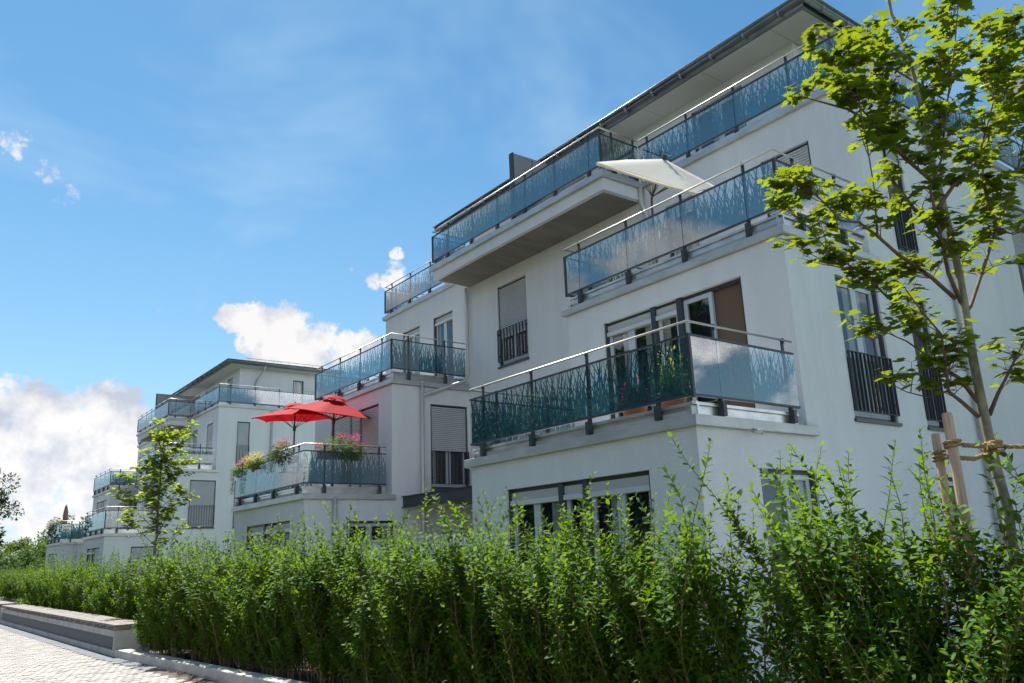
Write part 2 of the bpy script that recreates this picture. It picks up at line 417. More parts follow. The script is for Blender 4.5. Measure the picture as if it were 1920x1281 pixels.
def empty(name, loc, label, cat, group=None):
    o = bpy.data.objects.new(name, None); COL.objects.link(o); o.location = loc; o.empty_display_size = 0.2
    return tag(o, label, cat, group)


def copy_tree(o, parent=None):
    c = o.copy(); COL.objects.link(c)
    if parent is not None: c.parent = parent
    for ch in o.children: copy_tree(ch, c)
    return c


def leaf_mesh(name, tv, tf, P, A, N, S, mat, tint):
    """many leaves in one mesh: template tv (x along the leaf, y across, z up), P positions, A axes, N normals, S sizes"""
    P = np.asarray(P, float); A = np.asarray(A, float); N = np.asarray(N, float); S = np.asarray(S, float)
    A = A / np.linalg.norm(A, axis=1, keepdims=True)
    N = N - A * np.sum(N * A, 1, keepdims=True); N = N / np.maximum(np.linalg.norm(N, axis=1, keepdims=True), 1e-6)
    B = np.cross(N, A)
    tv = np.asarray(tv, float); k = len(tv); n = len(P)
    V = P[:, None, :] + S[:, None, None] * (tv[None, :, 0:1] * A[:, None, :] + tv[None, :, 1:2] * B[:, None, :] + tv[None, :, 2:3] * N[:, None, :])
    V = V.reshape(-1, 3)
    me = bpy.data.meshes.new(name)
    fl = [len(f) for f in tf]; idx = np.concatenate([np.array(f) for f in tf])
    loops = (idx[None, :] + (np.arange(n) * k)[:, None]).ravel()
    starts = np.concatenate([[0], np.cumsum(np.tile(fl, n))[:-1]])
    me.vertices.add(len(V)); me.vertices.foreach_set('co', V.ravel())
    me.loops.add(len(loops)); me.loops.foreach_set('vertex_index', loops.astype(np.int32))
    me.polygons.add(n * len(tf)); me.polygons.foreach_set('loop_start', starts.astype(np.int32))
    me.update(calc_edges=True)
    at = me.attributes.new('tint', 'FLOAT', 'POINT'); at.data.foreach_set('value', np.repeat(np.asarray(tint, float), k))
    for q in (mat if isinstance(mat, (list, tuple)) else [mat]): me.materials.append(M[q])
    return me


# leaf templates
PRIVET_V = [(0, 0, 0), (0.28, 0.20, 0.05), (0.6, 0.215, 0.045), (1, 0, -0.08), (0.6, -0.215, 0.045), (0.28, -0.20, 0.05), (0.3, 0, 0), (0.64, 0, 0)]
PRIVET_F = [(0, 6, 1), (6, 7, 2, 1), (7, 3, 2), (0, 5, 6), (6, 5, 4, 7), (7, 4, 3)]
SMALL_V = [(0, 0, 0), (0.5, 0.22, 0.05), (1, 0, -0.05), (0.5, -0.22, 0.05)]
SMALL_F = [(0, 2, 1), (0, 3, 2)]
_mp = [(0.0, 0.0), (0.02, 0.14), (-0.12, 0.34), (0.10, 0.34), (0.16, 0.50), (0.33, 0.40), (0.50, 0.50), (0.52, 0.30), (0.62, 0.16), (0.80, 0.20), (0.78, 0.07), (1.0, 0.0)]
MAPLE_V = [(0.36, 0, 0.0)] + [(x, y, 0.05 * abs(y) * 2 - 0.10 * x * x) for x, y in _mp] + [(x, -y, 0.05 * abs(y) * 2 - 0.10 * x * x) for x, y in _mp[-2:0:-1]]
MAPLE_F = [(0, 1 + (k + 1) % (len(MAPLE_V) - 1), 1 + k) for k in range(len(MAPLE_V) - 1)]

# ------------------------------------------------------------------ the ground
KERB0, KERB_SL = (3.72, 18.05), -0.0265      # foot of the bench end, direction of the path edge beyond it


def edge_x(y):
    """front line of kerb and benches on the path side"""
    if y > 18.05: return 3.72 + (y - 18.05) * KERB_SL
    return 3.72 + (18.05 - y) * 0.078


def sheet(name, x0, x1, y0, y1, z, mat, kind='structure'):
    return tag(MB().poly([(x0, y0, z), (x1, y0, z), (x1, y1, z), (x0, y1, z)]).build(name, mat), kind=kind)


sheet('ground', -900, 900, -300, 1500, -0.16, 'grass_ground')


def band(name, off0, off1, y0, y1, z0, z1, mat, step=1.0):
    mb = MB(); n = max(1, int(round((y1 - y0) / step)))
    for k in range(n):
        a = y0 + (y1 - y0) * k / n; b2 = y0 + (y1 - y0) * (k + 1) / n
        mb.poly([(edge_x(a) + off0, a, z1), (edge_x(a) + off1, a, z1), (edge_x(b2) + off1, b2, z1), (edge_x(b2) + off0, b2, z1)])
    return mb.build(name, mat)


tag(band('path', -15.5, -0.02, -6, 120, 0, -0.012, 'joint_sand', 2.0), kind='structure')  # widened out of view to bounce fill light onto the walls
tag(band('planting_bed', 0.06, 2.2, -4, 70, 0, 0.03, 'soil', 2.0), kind='structure')
sheet('lawn', 5.4, 8.06, -6, 66, 0.02, 'grass_ground')
sheet('gravel_strip', 7.0, 14.2, 1.2, 6.81, 0.035, 'gravel_white')

# pale cobbles of the path: staggered rows, recessed joints
PATH = bpy.data.objects['path']
rng = random.Random(5)
cob_variants = []
for k in range(6):
    hx, hy = 0.0655 + rng.uniform(-.002, .001), 0.0865 + rng.uniform(-.004, .002)
    mb = MB(); c = 0.025
    top = [(-hx + c, -hy, 0), (hx - c, -hy, 0), (hx, -hy + c * 1.6, 0), (hx, hy - c * 1.6, 0), (hx - c, hy, 0), (-hx + c, hy, 0), (-hx, hy - c * 1.6, 0), (-hx, -hy + c * 1.6, 0)]
    mb.poly(top)
    i = len(mb.v); mb.v += [(x * 1.02, y * 1.02, -0.02) for x, y, z in top]
    for j in range(8): mb.f.append((i + j, i + (j + 1) % 8, (j + 1) % 8, j))
    me = bpy.data.meshes.new('cobble'); me.from_pydata(mb.v, [], mb.f); me.materials.append(M['cobble_pale']); me.update()
    cob_variants.append((me, mb))
near_spots, far_spots = [], []
for row in range(int((58 - 12) / 0.176)):
    y = 12 + row * 0.176
    for q in range(16):
        off = -0.36 - (q + (0.5 if row % 2 else 0)) * 0.134
        if q > 9 and y > 24: continue
        if y > 40 and q > 7: continue
        spot = (edge_x(y) + off, y, rng.uniform(-.003, .004), rng.uniform(-.02, .02), rng.randrange(6))
        # largest in the picture first: the pieces round the lower left corner of the view
        (near_spots if (13.4 < y < 16.6 and spot[0] > 1.62) else far_spots).append(spot)
near_spots.sort(key=lambda s: s[1])
far_spots += near_spots[298:]; near_spots = near_spots[:298]
for (x, y, z, r, k) in near_spots:
    o = put('cobble', cob_variants[k][0], PATH); o.location = (x, y, z); o.rotation_euler = (rng.uniform(-.012, .012), rng.uniform(-.012, .012), r)
mb = MB()
for (x, y, z, r, k) in far_spots:
    src = cob_variants[k][1]; i = len(mb.v); ca, sa = math.cos(r), math.sin(r)
    mb.v += [(x + vx * ca - vy * sa, y + vx * sa + vy * ca, z + vz) for vx, vy, vz in src.v]
    mb.f += [tuple(i + q for q in fc) for fc in src.f]
tag(mb.build('cobble_field', 'cobble_pale', PATH), kind='stuff')
# dark bluish strip in short segments along the foot of the bench
STRIP = MB().poly([(edge_x(a) + o2, a, -0.009) for a, o2 in ((15.0, -0.31), (15.3, -0.03), (18.05, -0.02), (60, -0.02), (60, -0.32), (18.05, -0.33))]).build('dark_strip', 'strip_dark')
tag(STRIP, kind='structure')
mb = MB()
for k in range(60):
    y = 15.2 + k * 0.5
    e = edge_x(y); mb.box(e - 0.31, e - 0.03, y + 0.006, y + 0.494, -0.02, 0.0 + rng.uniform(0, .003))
mb.build('strip_segment', 'strip_dark', STRIP)
# dead leaves and mulch crumbs blown against the kerb
P_, A_, N_, S_ = [], [], [], []
for k in range(420):
    y = 15.1 - abs(rng.gauss(0, 1.3)); x = edge_x(y) - abs(rng.gauss(0, .07)) - .01
    P_.append((x, y, 0.004 + rng.uniform(0, .012))); A_.append((rng.uniform(-1, 1), rng.uniform(-1, 1), rng.uniform(-.2, .3))); N_.append((rng.uniform(-.3, .3), rng.uniform(-.3, .3), 1)); S_.append(rng.uniform(.012, .04))
tag(put('leaf_litter', leaf_mesh('leaf_litter', SMALL_V, SMALL_F, P_, A_, N_, S_, 'bark_twig', [0] * len(P_))), kind='stuff')

# kerb stones
KERB = empty('kerb', (0, 0, 0), None, None); KERB['kind'] = 'structure'
y = 18.02
while y > -1:
    y1 = y - 1.5
    pts = [(edge_x(y) + 0.0, y, -0.12), (edge_x(y1) + 0.0, y1 + 0.008, -0.12), (edge_x(y1) + 0.24, y1 + 0.008, -0.12), (edge_x(y) + 0.24, y, -0.12)]
    MB().prism(pts, (0, 0, 0.12 + 0.14)).build('kerb_stone', 'kerb_concrete', KERB, bevel=0.012)
    y = y1
# white pebbles by the house
P_ = []
mb = MB()
for k in range(2600):
    x, y = rng.uniform(7.0, 10.5), rng.uniform(2.4, 6.75); s = rng.uniform(.012, .03); z = .035
    i = len(mb.v)
    mb.v += [(x - s, y, z), (x + s, y + s * .3, z), (x, y - s, z), (x + s * .2, y + s, z), (x, y, z + s * .9)]
    mb.f += [(i, i + 2, i + 4), (i + 2, i + 1, i + 4), (i + 1, i + 3, i + 4), (i + 3, i, i + 4)]
tag(mb.build('pebbles', 'gravel_white'), kind='stuff')

# ------------------------------------------------------------------ apartment buildings
A_, B_, C_, P_X, E_X = 8.08, 10.53, 13.08, 14.7, 13.7
ZL = (3.28, 6.42, 9.90)                        # top of the three copings
L_BAY, L_REC, L_PER = 5.23, 7.44, 12.59
X_END = 24.0


class Face:
    """A facade plane: 'x' faces -X (u runs along y), 'y' faces -Y (u runs along x)."""
    def __init__(s, kind, c): s.k = kind; s.c = c

    def p(s, u, d, z):                       # d > 0 goes into the wall
        return (s.c + d, u, z) if s.k == 'x' else (u, s.c + d, z)

    def box(s, mb, u0, u1, d0, d1, z0, z1):
        if s.k == 'x': mb.box(s.c + d0, s.c + d1, u0, u1, z0, z1)
        else: mb.box(u0, u1, s.c + d0, s.c + d1, z0, z1)


def wall(face, u0, u1, z0, z1, holes, parent, mat='plaster', depth=0.2, name='wall'):
    us = sorted({u0, u1, *[h[0] for h in holes], *[h[1] for h in holes]}); zs = sorted({z0, z1, *[h[2] for h in holes], *[h[3] for h in holes]})
    mb = MB()
    for a, b2 in zip(us[:-1], us[1:]):
        for c, d in zip(zs[:-1], zs[1:]):
            um, zm = (a + b2) / 2, (c + d) / 2
            if any(h[0] < um < h[1] and h[2] < zm < h[3] for h in holes): continue
            mb.poly([face.p(a, 0, c), face.p(b2, 0, c), face.p(b2, 0, d), face.p(a, 0, d)])
    for (a, b2, c, d) in holes:
        mb.poly([face.p(a, 0, c), face.p(a, depth, c), face.p(a, depth, d), face.p(a, 0, d)])
        mb.poly([face.p(b2, 0, c), face.p(b2, 0, d), face.p(b2, depth, d), face.p(b2, depth, c)])
        mb.poly([face.p(a, 0, d), face.p(a, depth, d), face.p(b2, depth, d), face.p(b2, 0, d)])
        mb.poly([face.p(a, 0, c), face.p(b2, 0, c), face.p(b2, depth, c), face.p(a, depth, c)])
        mb.poly([face.p(a, depth, c), face.p(b2, depth, c), face.p(b2, depth, d), face.p(a, depth, d)])
    return mb.build(name, mat, parent)


def sash(face, w, a, b2, z0, z1, d, leafs=1, fr=0.075, curtain=0.0, glass='window_glass'):
    n = leafs; W_ = (b2 - a) / n
    for k in range(n):
        p, q = a + k * W_ + 0.004, a + (k + 1) * W_ - 0.004
        mb = MB()
        face.box(mb, p, p + fr, d, d + 0.05, z0, z1); face.box(mb, q - fr, q, d, d + 0.05, z0, z1)
        face.box(mb, p + fr, q - fr, d, d + 0.05, z0, z0 + fr * 1.15); face.box(mb, p + fr, q - fr, d, d + 0.05, z1 - fr, z1)
        mb.build('sash', 'sash_grey', w)
        mb = MB(); face.box(mb, p + fr, q - fr, d + 0.02, d + 0.028, z0 + fr * 1.15, z1 - fr)
        mb.build('pane', glass, w)
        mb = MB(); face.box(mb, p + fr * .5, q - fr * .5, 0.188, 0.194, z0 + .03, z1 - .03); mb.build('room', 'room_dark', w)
        rc = random.Random(int(a * 977 + z0 * 131 + k * 17 + (0 if face.k == 'x' else 7)))
        if curtain >= 0 and rc.random() < .75:
            wd = (q - p - 2 * fr) * rc.uniform(.25, .6); s0 = p + fr * .8 if rc.random() < .5 else q - fr * .8 - wd
            mb = MB(); n = 26
            for kk in range(n + 1):
                u = s0 + wd * kk / n; dd = d + .066 + .011 * math.sin(kk * 1.55) + .004 * math.sin(kk * .7)
                mb.v += [face.p(u, dd, z0 + .08), face.p(u, dd, z1 - .03)]
            for kk in range(n): mb.f.append((2 * kk, 2 * kk + 2, 2 * kk + 3, 2 * kk + 1))
            mb.build('curtain', 'curtain', w, True)


def shutter(face, w, a, b2, z0, z1, d):
    """roller shutter curtain of real slats between z0 and z1"""
    mb = MB(); pitch = 0.055; n = max(1, int((z1 - z0) / pitch))
    for k in range(n):
        zz = z1 - k * pitch
        if face.k == 'x': prof = [(face.c + d, a, zz), (face.c + d - 0.014, a, zz - 0.014), (face.c + d - 0.016, a, zz - 0.03), (face.c + d + .004, a, zz - 0.043), (face.c + d + 0.012, a, zz - 0.043), (face.c + d + 0.012, a, zz)]; off = (0, b2 - a, 0)
        else: prof = [(a, face.c + d, zz), (a, face.c + d - 0.014, zz - 0.014), (a, face.c + d - 0.016, zz - 0.03), (a, face.c + d + .004, zz - 0.043), (a, face.c + d + 0.012, zz - 0.043), (a, face.c + d + 0.012, zz)]; off = (b2 - a, 0, 0)
        mb.prism(prof, off)
    zb = z1 - n * pitch
    bk = MB(); face.box(bk, a, b2, d + 0.016, d + 0.02, zb, z1)
    bk.build('shutter_groove_shade', 'partition_grey', w)  # dark sheet behind the slats, groove shadow put into its colour
    face.box(mb, a, b2, d - 0.012, d + 0.012, zb - 0.05, zb + 0.002)
    mb.build('shutter', 'shutter_grey', w)


def window(face, a, b2, z0, z1, parent, sections=((1.0, 1),), closed=(), drop=0.0, sill=True, rail=None, rail_bars=None, open_last=False, name='window'):
    """sections: (share of the width, number of sashes); closed: how far each section's shutter is down (0..1)"""
    d = 0.085
    mb = MB(); fw = 0.05
    face.box(mb, a + .002, a + fw, d - 0.05, d + 0.06, z0, z1); face.box(mb, b2 - fw, b2 - .002, d - 0.05, d + 0.06, z0, z1)
    face.box(mb, a + fw, b2 - fw, d - 0.0, d + 0.06, z1 - 0.06, z1 - .002); face.box(mb, a + fw, b2 - fw, d + 0.0, d + 0.06, z0, z0 + 0.06)
    tot = sum(s[0] for s in sections); cur = a + fw; width = b2 - a - 2 * fw - 0.11 * (len(sections) - 1)
    spans = []
    for k, (sh, n) in enumerate(sections):
        q = cur + width * sh / tot; spans.append((cur, q, n))
        if k < len(sections) - 1: face.box(mb, q, q + 0.11, d - 0.055, d + 0.06, z0, z1 - .002)
        cur = q + 0.11
    w = mb.build(name, 'anthracite', parent)
    for k, (p, q, n) in enumerate(spans):
        cl = closed[k] if k < len(closed) else 0.0
        if cl < 0:                      # no shutter at all
            top = z1 - 0.06
        else:
            top = z1 - 0.20 if cl < 0.95 else z1 - 0.06
            if cl < 0.95:
                m2 = MB(); face.box(m2, p, q, d - 0.02, d + 0.05, z1 - 0.20, z1 - 0.062); m2.build('shutter_box', 'box_grey', w)
            if cl < 0.05:               # rolled up: only the end bar shows below the box
                m2 = MB(); face.box(m2, p, q, d - 0.05, d - 0.022, z1 - 0.27, z1 - 0.195); m2.build('shutter_bar', 'shutter_grey', w)
            else:
                zc = z1 - 0.062 - max((z1 - z0 - 0.15) * cl, 0.19)
                shutter(face, w, p, q, zc, z1 - 0.062, d - 0.036)
        if cl < 0.95:
            if open_last and k == 0:
                h = (q - p) / 2
                if face.k == 'x':       # one leaf shut (far side), the near one swung in
                    sash(face, w, p + h, q, z0 + 0.06, top, d + 0.01, 1)
                    m2 = MB(); face.box(m2, p, p + h, d + 0.075, d + 0.095, z0 + 0.06, top); m2.build('curtain', 'room_brown', w)
            else: sash(face, w, p, q, z0 + 0.06, top, d + 0.01, n)
    if sill:
        m2 = MB(); face.box(m2, a - 0.03, b2 + 0.03, -0.045, d - 0.05, z0 - 0.055, z0 - 0.003); m2.build('sill', 'anthracite_sill', w)
    if rail:
        r0, r1 = rail; dd = -0.055
        rr = MB(); face.box(rr, a + .01, b2 - .01, dd, dd + 0.04, r1 - 0.012, r1); face.box(rr, a + .01, b2 - .01, dd, dd + 0.04, r0, r0 + 0.012)
        for uu in (a + .010, b2 - .018): face.box(rr, uu, uu + .008, dd + .001, dd + .039, r0 + .011, r1 - .011)
        for uu in (a + .015, b2 - .055):
            for zz in (r0 + 0.15, r1 - 0.15): face.box(rr, uu, uu + .04, dd + .02, 0.03, zz, zz + .04)
        R_ = rr.build('window_railing', 'anthracite', parent)
        n = rail_bars or max(3, int((b2 - a) / 0.115))
        bm = MB(); cu = (a + b2) / 2
        face.box(bm, cu - .005, cu + .005, dd, dd + .04, r0 + .012, r1 - .012)
        first = None
        for k in range(n):
            off = a + .02 + (b2 - a - .04) * k / (n - 1) - cu
            if first is None:
                first = bm.build('bar', 'anthracite', R_); o = first
            else:
                o = first.copy(); COL.objects.link(o); o.parent = R_
            o.location = (0, off, 0) if face.k == 'x' else (off, 0, 0)
    return w


def balustrade(parent, path, zc, zg0, zg1, zr, posts, rail_ends=(0, 0), flash=True, lean_posts=True, gap_first=True):
    """glass railing along a plan path (list of (x, y)); posts = list of post distances for each segment"""
    R = MB(); H = MB(); BR = MB(); FL = MB()
    first = None
    pts3 = []
    panes = []; singles = []
    for s in range(len(path) - 1):
        a = Vector((path[s][0], path[s][1], 0)); b2 = Vector((path[s + 1][0], path[s + 1][1], 0)); L = (b2 - a).length; d = (b2 - a) / L
        ax = 'x' if abs(d.x) > abs(d.y) else 'y'
        nrm = Vector((d.y, -d.x, 0))       # outward when the path runs with the house on its left ... checked by caller
        def bx(mb, u0, u1, n0, n1, z0, z1):
            p = a + d * u0 + nrm * n0; q = a + d * u1 + nrm * n1
            mb.box(p.x, q.x, p.y, q.y, z0, z1)
        i0 = 0.03 if s > 0 else 0.0; i1 = 0.03 if s < len(path) - 2 else 0.0
        cuts = [i0] + [p for p in posts[s] if i0 + .3 < p < L - i1 - .3] + [L - i1]
        for k in range(len(cuts) - 1):
            mb = MB(); bx(mb, cuts[k] + 0.006, cuts[k + 1] - 0.006, -0.004, 0.004, zg0 + 0.03, zg1 - 0.022); panes.append(mb)
        bx(R, i0 * .2, L - i1 * .2, -0.018, 0.018, zg0, zg0 + 0.032); bx(R, i0 * .2, L - i1 * .2, -0.018, 0.018, zg1 - 0.026, zg1)
        for p in posts[s]:
            PO = MB(); bx(PO, p - 0.026, p + 0.026, -0.042, -0.022, zc + 0.02, zr - 0.012)
            bx(PO, p - 0.014, p + 0.014, -0.05, -0.0, zr - 0.05, zr + 0.035); singles.append(('post', PO))
            BK = MB(); bx(BK, p - 0.035, p + 0.035, -0.03, 0.05, zc + 0.012, zg0 - 0.04); bx(BK, p - 0.02, p + 0.02, -0.02, 0.012, zg0 - 0.04, zg0); singles.append(('bracket', BK))
        # metal-clad upstand behind the coping, with a gutter lip
        if flash:
            bx(FL, -0.0, L, -0.085, -0.055, zc, zg0 - 0.105)
            bx(FL, -0.0, L, -0.075, -0.02, zg0 - 0.105, zg0 - 0.09); bx(FL, -0.0, L, -0.065, -0.035, zg0 - 0.09, zg0 - 0.06)
    if len(path) > 2:                       # corner posts
        for k in range(1, len(path) - 1):
            x, y = path[k]
            if (round(x, 2), round(zc, 2)) != (8.04, 3.28) or y < 5: R.box(x - .022, x + .022, y - .022, y + .022, zg0 - .02, zg1 + .004)
    base = R.build('balustrade', 'anthracite', parent)
    for mb in panes: mb.build('glass_pane', 'reed_glass', base)
    H.tube([(x, y, zr) for x, y in path], 0.017, 8); H.build('handrail', 'stainless', base, True)
    for nm, mb in singles: mb.build(nm, 'anthracite', base)
    if flash: FL.build('upstand', 'flashing_metal', base)
    return base


def coping(parent, x0, x1, y0, y1, zt, h=0.14, name='coping', mat='coping_metal'):
    return MB().box(x0, x1, y0, y1, zt - h, zt).build(name, mat, parent, bevel=0.006)


def l_coping(parent, pts, zt, h=0.14):
    return MB().prism([(x, y, zt - h) for x, y in pts], (0, 0, h)).build('coping', 'coping_metal', parent, bevel=0.006)


def pipe(parent, path, r=0.05, mat='pipe_metal', clips=()):
    mb = MB(); mb.tube(path, r, 12)
    for c in clips:
        c = Vector(c); mb.tube([c + Vector((0, 0, -.018)), c + Vector((0, 0, .018))], r + .008, 12)
    return mb.build('downpipe', mat, parent, True)


def frange(a, step, n): return [a + step * k for k in range(n)]


def building(Y0, which):
    near = which == 0
    lab = ('nearest pale grey apartment house with stepped terraces and reed-patterned glass railings' if near
           else 'second pale grey stepped apartment house, farther down the row behind the small tree')
    T = empty('apartment_building', (0, Y0, 0), lab, 'apartment house', 'stepped pale grey apartment houses')
    Y = 0.08
    fA, fB, fC = Face('x', A_), Face('x', B_), Face('x', C_)
    # ------------- right face (towards the camera)
    fr = Face('y', Y)
    wall(fr, A_, X_END, 0, ZL[0] - .14, [(9.29, 10.59, 0.25, 2.64), (14.3, 15.0, 0.3, 2.64)], T)
    wall(fr, B_, X_END, ZL[0] - .14, ZL[1] - .14, [(11.84, 13.14, 3.49, 5.87), (14.1, 14.78, 3.49, 5.87), (19.7, 21.0, 3.49, 5.87)], T)
    wall(fr, C_, X_END, ZL[1] - .14, ZL[2] - .14, [(14.1, 14.78, 6.68, 9.02), (19.4, 20.7, 6.68, 9.02)], T)
    S2 = 0.3 if near else 1.0
    if near:
        window(fr, 9.29, 10.59, 0.25, 2.64, T, ((1, 2),), (-1,))
        window(fr, 14.3, 15.0, 0.3, 2.64, T, ((1, 1),), (-1,))
        window(fr, 11.84, 13.14, 3.49, 5.87, T, ((1, 2),), (-1,), rail=(3.60, 4.58), rail_bars=12)
        window(fr, 14.1, 14.78, 3.49, 5.87, T, ((1, 1),), (-1,), rail=(3.60, 4.58), rail_bars=7)
        window(fr, 14.1, 14.78, 6.68, 9.02, T, ((1, 1),), (0.15,), rail=(6.80, 7.75), rail_bars=7)
        window(fr, 19.7, 21.0, 3.49, 5.87, T, ((1, 2),), (-1,))
        window(fr, 19.4, 20.7, 6.68, 9.02, T, ((1, 1),), (0.6,))
    else:
        window(fr, 9.29, 10.59, 0.25, 2.64, T, ((1, 1),), (1,))
        window(fr, 14.3, 15.0, 0.3, 2.64, T, ((1, 1),), (1,))
        window(fr, 11.84, 13.14, 3.49, 5.87, T, ((1, 1),), (1.0,), rail=(3.60, 4.58))
        window(fr, 14.1, 14.78, 3.49, 5.87, T, ((1, 1),), (1.0,), rail=(3.60, 4.58))
        window(fr, 14.1, 14.78, 6.68, 9.02, T, ((1, 1),), (1.0,), rail=(6.80, 7.75))
        window(fr, 19.7, 21.0, 3.49, 5.87, T, ((1, 2),), (-1,)); window(fr, 19.4, 20.7, 6.68, 9.02, T, ((1, 1),), (0.6,))
    yo = (0.0, L_PER)
    for bay in (0, 1):
        o = yo[bay]; a0 = o + 0.08; a1 = o + L_BAY
        # front walls
        fronts_g = (o + 0.96, o + 4.21, 0.3, 2.67)
        wall(fA, a0, a1, 0, ZL[0] - .14, [fronts_g], T)
        fb = (o + 0.94, o + 4.20, 3.44, 5.87) if bay == 0 else (o + 0.86, o + 4.0, 3.44, 5.87)
        wall(fB, a0, a1, ZL[0] - .14, ZL[1] - .14, [fb], T)
        # 2nd floor front, flush with the recess between the bays
        if bay == 0: h2 = [(o + 0.93 - 1.0 + 1.0, o + 0.93 + 0.0 + 1.1, 6.68, 9.05), (o + 3.75, o + 4.6, 6.68, 9.05)]
        else: h2 = [(o + 0.9, o + 2.05, 6.68, 9.03), (o + 2.9, o + 4.05, 6.68, 9.03)]
        wall(fC, a0, a1, ZL[1] - .14, ZL[2] - .14, h2, T)
        # windows
        if near and bay == 0:
            window(fA, *fronts_g, T, ((1.15, 2), (0.42, 1), (1.15, 2)), (0.0, 0.0, 0.0), sill=False)
            window(fB, *fb, T, ((1.25, 2), (0.5, 1), (1.15, 2)), (-1, 0.0, 0.0), sill=False, open_last=True)
            window(fC, *h2[0], T, ((1, 1),), (1.0,), sill=False); window(fC, *h2[1], T, ((1, 1),), (0.1,), sill=False)
        elif near:
            window(fA, *fronts_g, T, ((1.15, 2), (0.42, 1), (1.15, 2)), (0.0, 0.0, 0.0), sill=False)
            window(fB, *fb, T, ((1.0, 1), (0.5, 1), (1.15, 1)), (1.0, 1.0, 1.0), sill=False)
            window(fC, *h2[0], T, ((1, 2),), (0.02,), sill=False); window(fC, *h2[1], T, ((1, 2),), (0.02,), sill=False)
        else:
            window(fA, *fronts_g, T, ((1.15, 2), (0.42, 1), (1.15, 2)), (0.3, 0.0, 0.0) if bay == 0 else (1, 1, 1), sill=False)
            window(fB, *fb, T, ((1.0, 1), (0.5, 1), (1.15, 1)), (1.0, 1.0, 1.0), sill=False)
            window(fC, *h2[0], T, ((1, 1),), (1.0,), sill=False); window(fC, *h2[1], T, ((1, 1),), (1.0,), sill=False)
        # left sides of the bay and the right side of the second bay
        MB().poly([(A_, a1, 0), (B_ + .02, a1, 0), (B_ + .02, a1, ZL[0] - .14), (A_, a1, ZL[0] - .14)]).build('wall', 'plaster', T)
        MB().poly([(B_, a1, 0), (C_ + .02, a1, 0), (C_ + .02, a1, ZL[1] - .14), (B_, a1, ZL[1] - .14)]).build('wall', 'plaster', T)
        if bay == 1:
            f2 = Face('y', a0)
            wall(f2, A_, C_, 0, ZL[0] - .14, [(9.23, 10.58, 0.3, 2.6)], T)
            wall(f2, B_, C_, ZL[0] - .14, ZL[1] - .14, [(11.75, 13.0, 3.45, 5.82)], T)
            window(f2, 9.23, 10.58, 0.3, 2.6, T, ((1, 2),), (-1,))
            if near: window(f2, 11.75, 13.0, 3.45, 5.82, T, ((1, 2),), (0.56,), rail=(3.58, 4.5))
            else: window(f2, 11.75, 13.0, 3.45, 5.82, T, ((1, 2),), (-1,), rail=(3.58, 4.5))
        # copings: L-shaped over the bay, left return
        xr = C_ - .02 if bay == 0 else C_ - .02
        zt = ZL[0]
        l_coping(T, [(A_ - .08, o), (B_ + (.16 if bay == 0 else .08), o), (B_ + (.16 if bay == 0 else .08), o + .3), (A_ + .3, o + .3), (A_ + .3, a1 - .2), (B_, a1 - .2), (B_, a1 + .12), (A_ - .08, a1 + .12)], zt)
        zt = ZL[1]
        xe = C_ + (.16 if bay == 0 else -.0)
        l_coping(T, [(B_ - .08, o), (xe, o), (xe, o + .3), (B_ + .3, o + .3), (B_ + .3, a1 - .2), (C_, a1 - .2), (C_, a1 + .12), (B_ - .08, a1 + .12)], zt, 0.13)
        # terrace floors
        MB().box(A_ + .01, B_ + .1, o + .1, a1 - .02, ZL[0] - .3, ZL[0] + .08).build('terrace_floor', 'concrete', T)
        MB().box(B_ + .01, C_ + .1, o + .1, a1 - .02, ZL[1] - .3, ZL[1] + .08).build('terrace_floor', 'concrete', T)
        # balustrades; the path runs from the left return round the front to the right end
        pr = [0.45, 1.85]
        fp = [0.38, 1.76, 3.12, 4.5] if bay == 0 else [0.45, 1.75, 3.1, 4.7]
        top = 0.0
        pa = A_ - .04; py = o + .04; pl = a1 - .06
        balustrade(T, [(B_ - .02, pl), (pa, pl), (pa, py), (B_ - .2, py)], ZL[0], 3.52, 4.35, 4.52, [[0.7, 1.9], [p for p in fp], [0.55, 2.1]])
        pb = B_ - .04
        balustrade(T, [(C_ - .02, pl), (pb, pl), (pb, py), (C_ - (.2 if bay == 0 else .14), py)], ZL[1], 6.70, 7.55, 7.71, [[0.7, 1.9], [0.42, 1.78, 3.16, 4.52], [0.55, 1.75]])
    # recess walls
    r0, r1 = L_BAY, L_PER + .08
    hz = (o_rec := (9.78, 11.12, 6.70, 9.04))
    wall(fC, r0, r1, 0, ZL[2] - .40, [hz, (6.2, 9.4, 0.3, 2.5)], T)
    if near: window(fC, *hz, T, ((1, 2),), (0.66,), rail=(6.82, 7.75), rail_bars=10)
    else: window(fC, *hz, T, ((1, 1),), (1.0,), rail=(6.82, 7.75))
    window(fC, 6.2, 9.4, 0.3, 2.5, T, ((1, 2), (1, 1)), (1, 1), sill=False)
    # canopy between the bays
    mb = MB().box(10.85, 10.93, L_BAY + .02, L_PER + .06, 2.95, 3.21); mb.box(10.80, 10.98, L_BAY + .02, L_PER + .06, 2.93, 2.948); mb.box(10.80, 10.98, L_BAY + .02, L_PER + .06, 3.212, 3.23)
    CN = mb.build('canopy', 'anthracite', T)
    for k in range(14):
        MB().box(10.98 + k * .148, 10.98 + k * .148 + .142, L_BAY + .04, L_PER + .04, 3.03, 3.06).build('plank', 'new_wood', CN)
    # third-floor copings, slab and cantilever balcony
    L_TOT = L_PER + L_BAY
    pe = X_END if near else 22.0
    l_coping(T, [(C_ - .08, 0), (X_END, 0), (X_END, .3), (C_ + .3, .3), (C_ + .3, L_BAY + .1), (C_ - .08, L_BAY + .1)], ZL[2], 0.14)
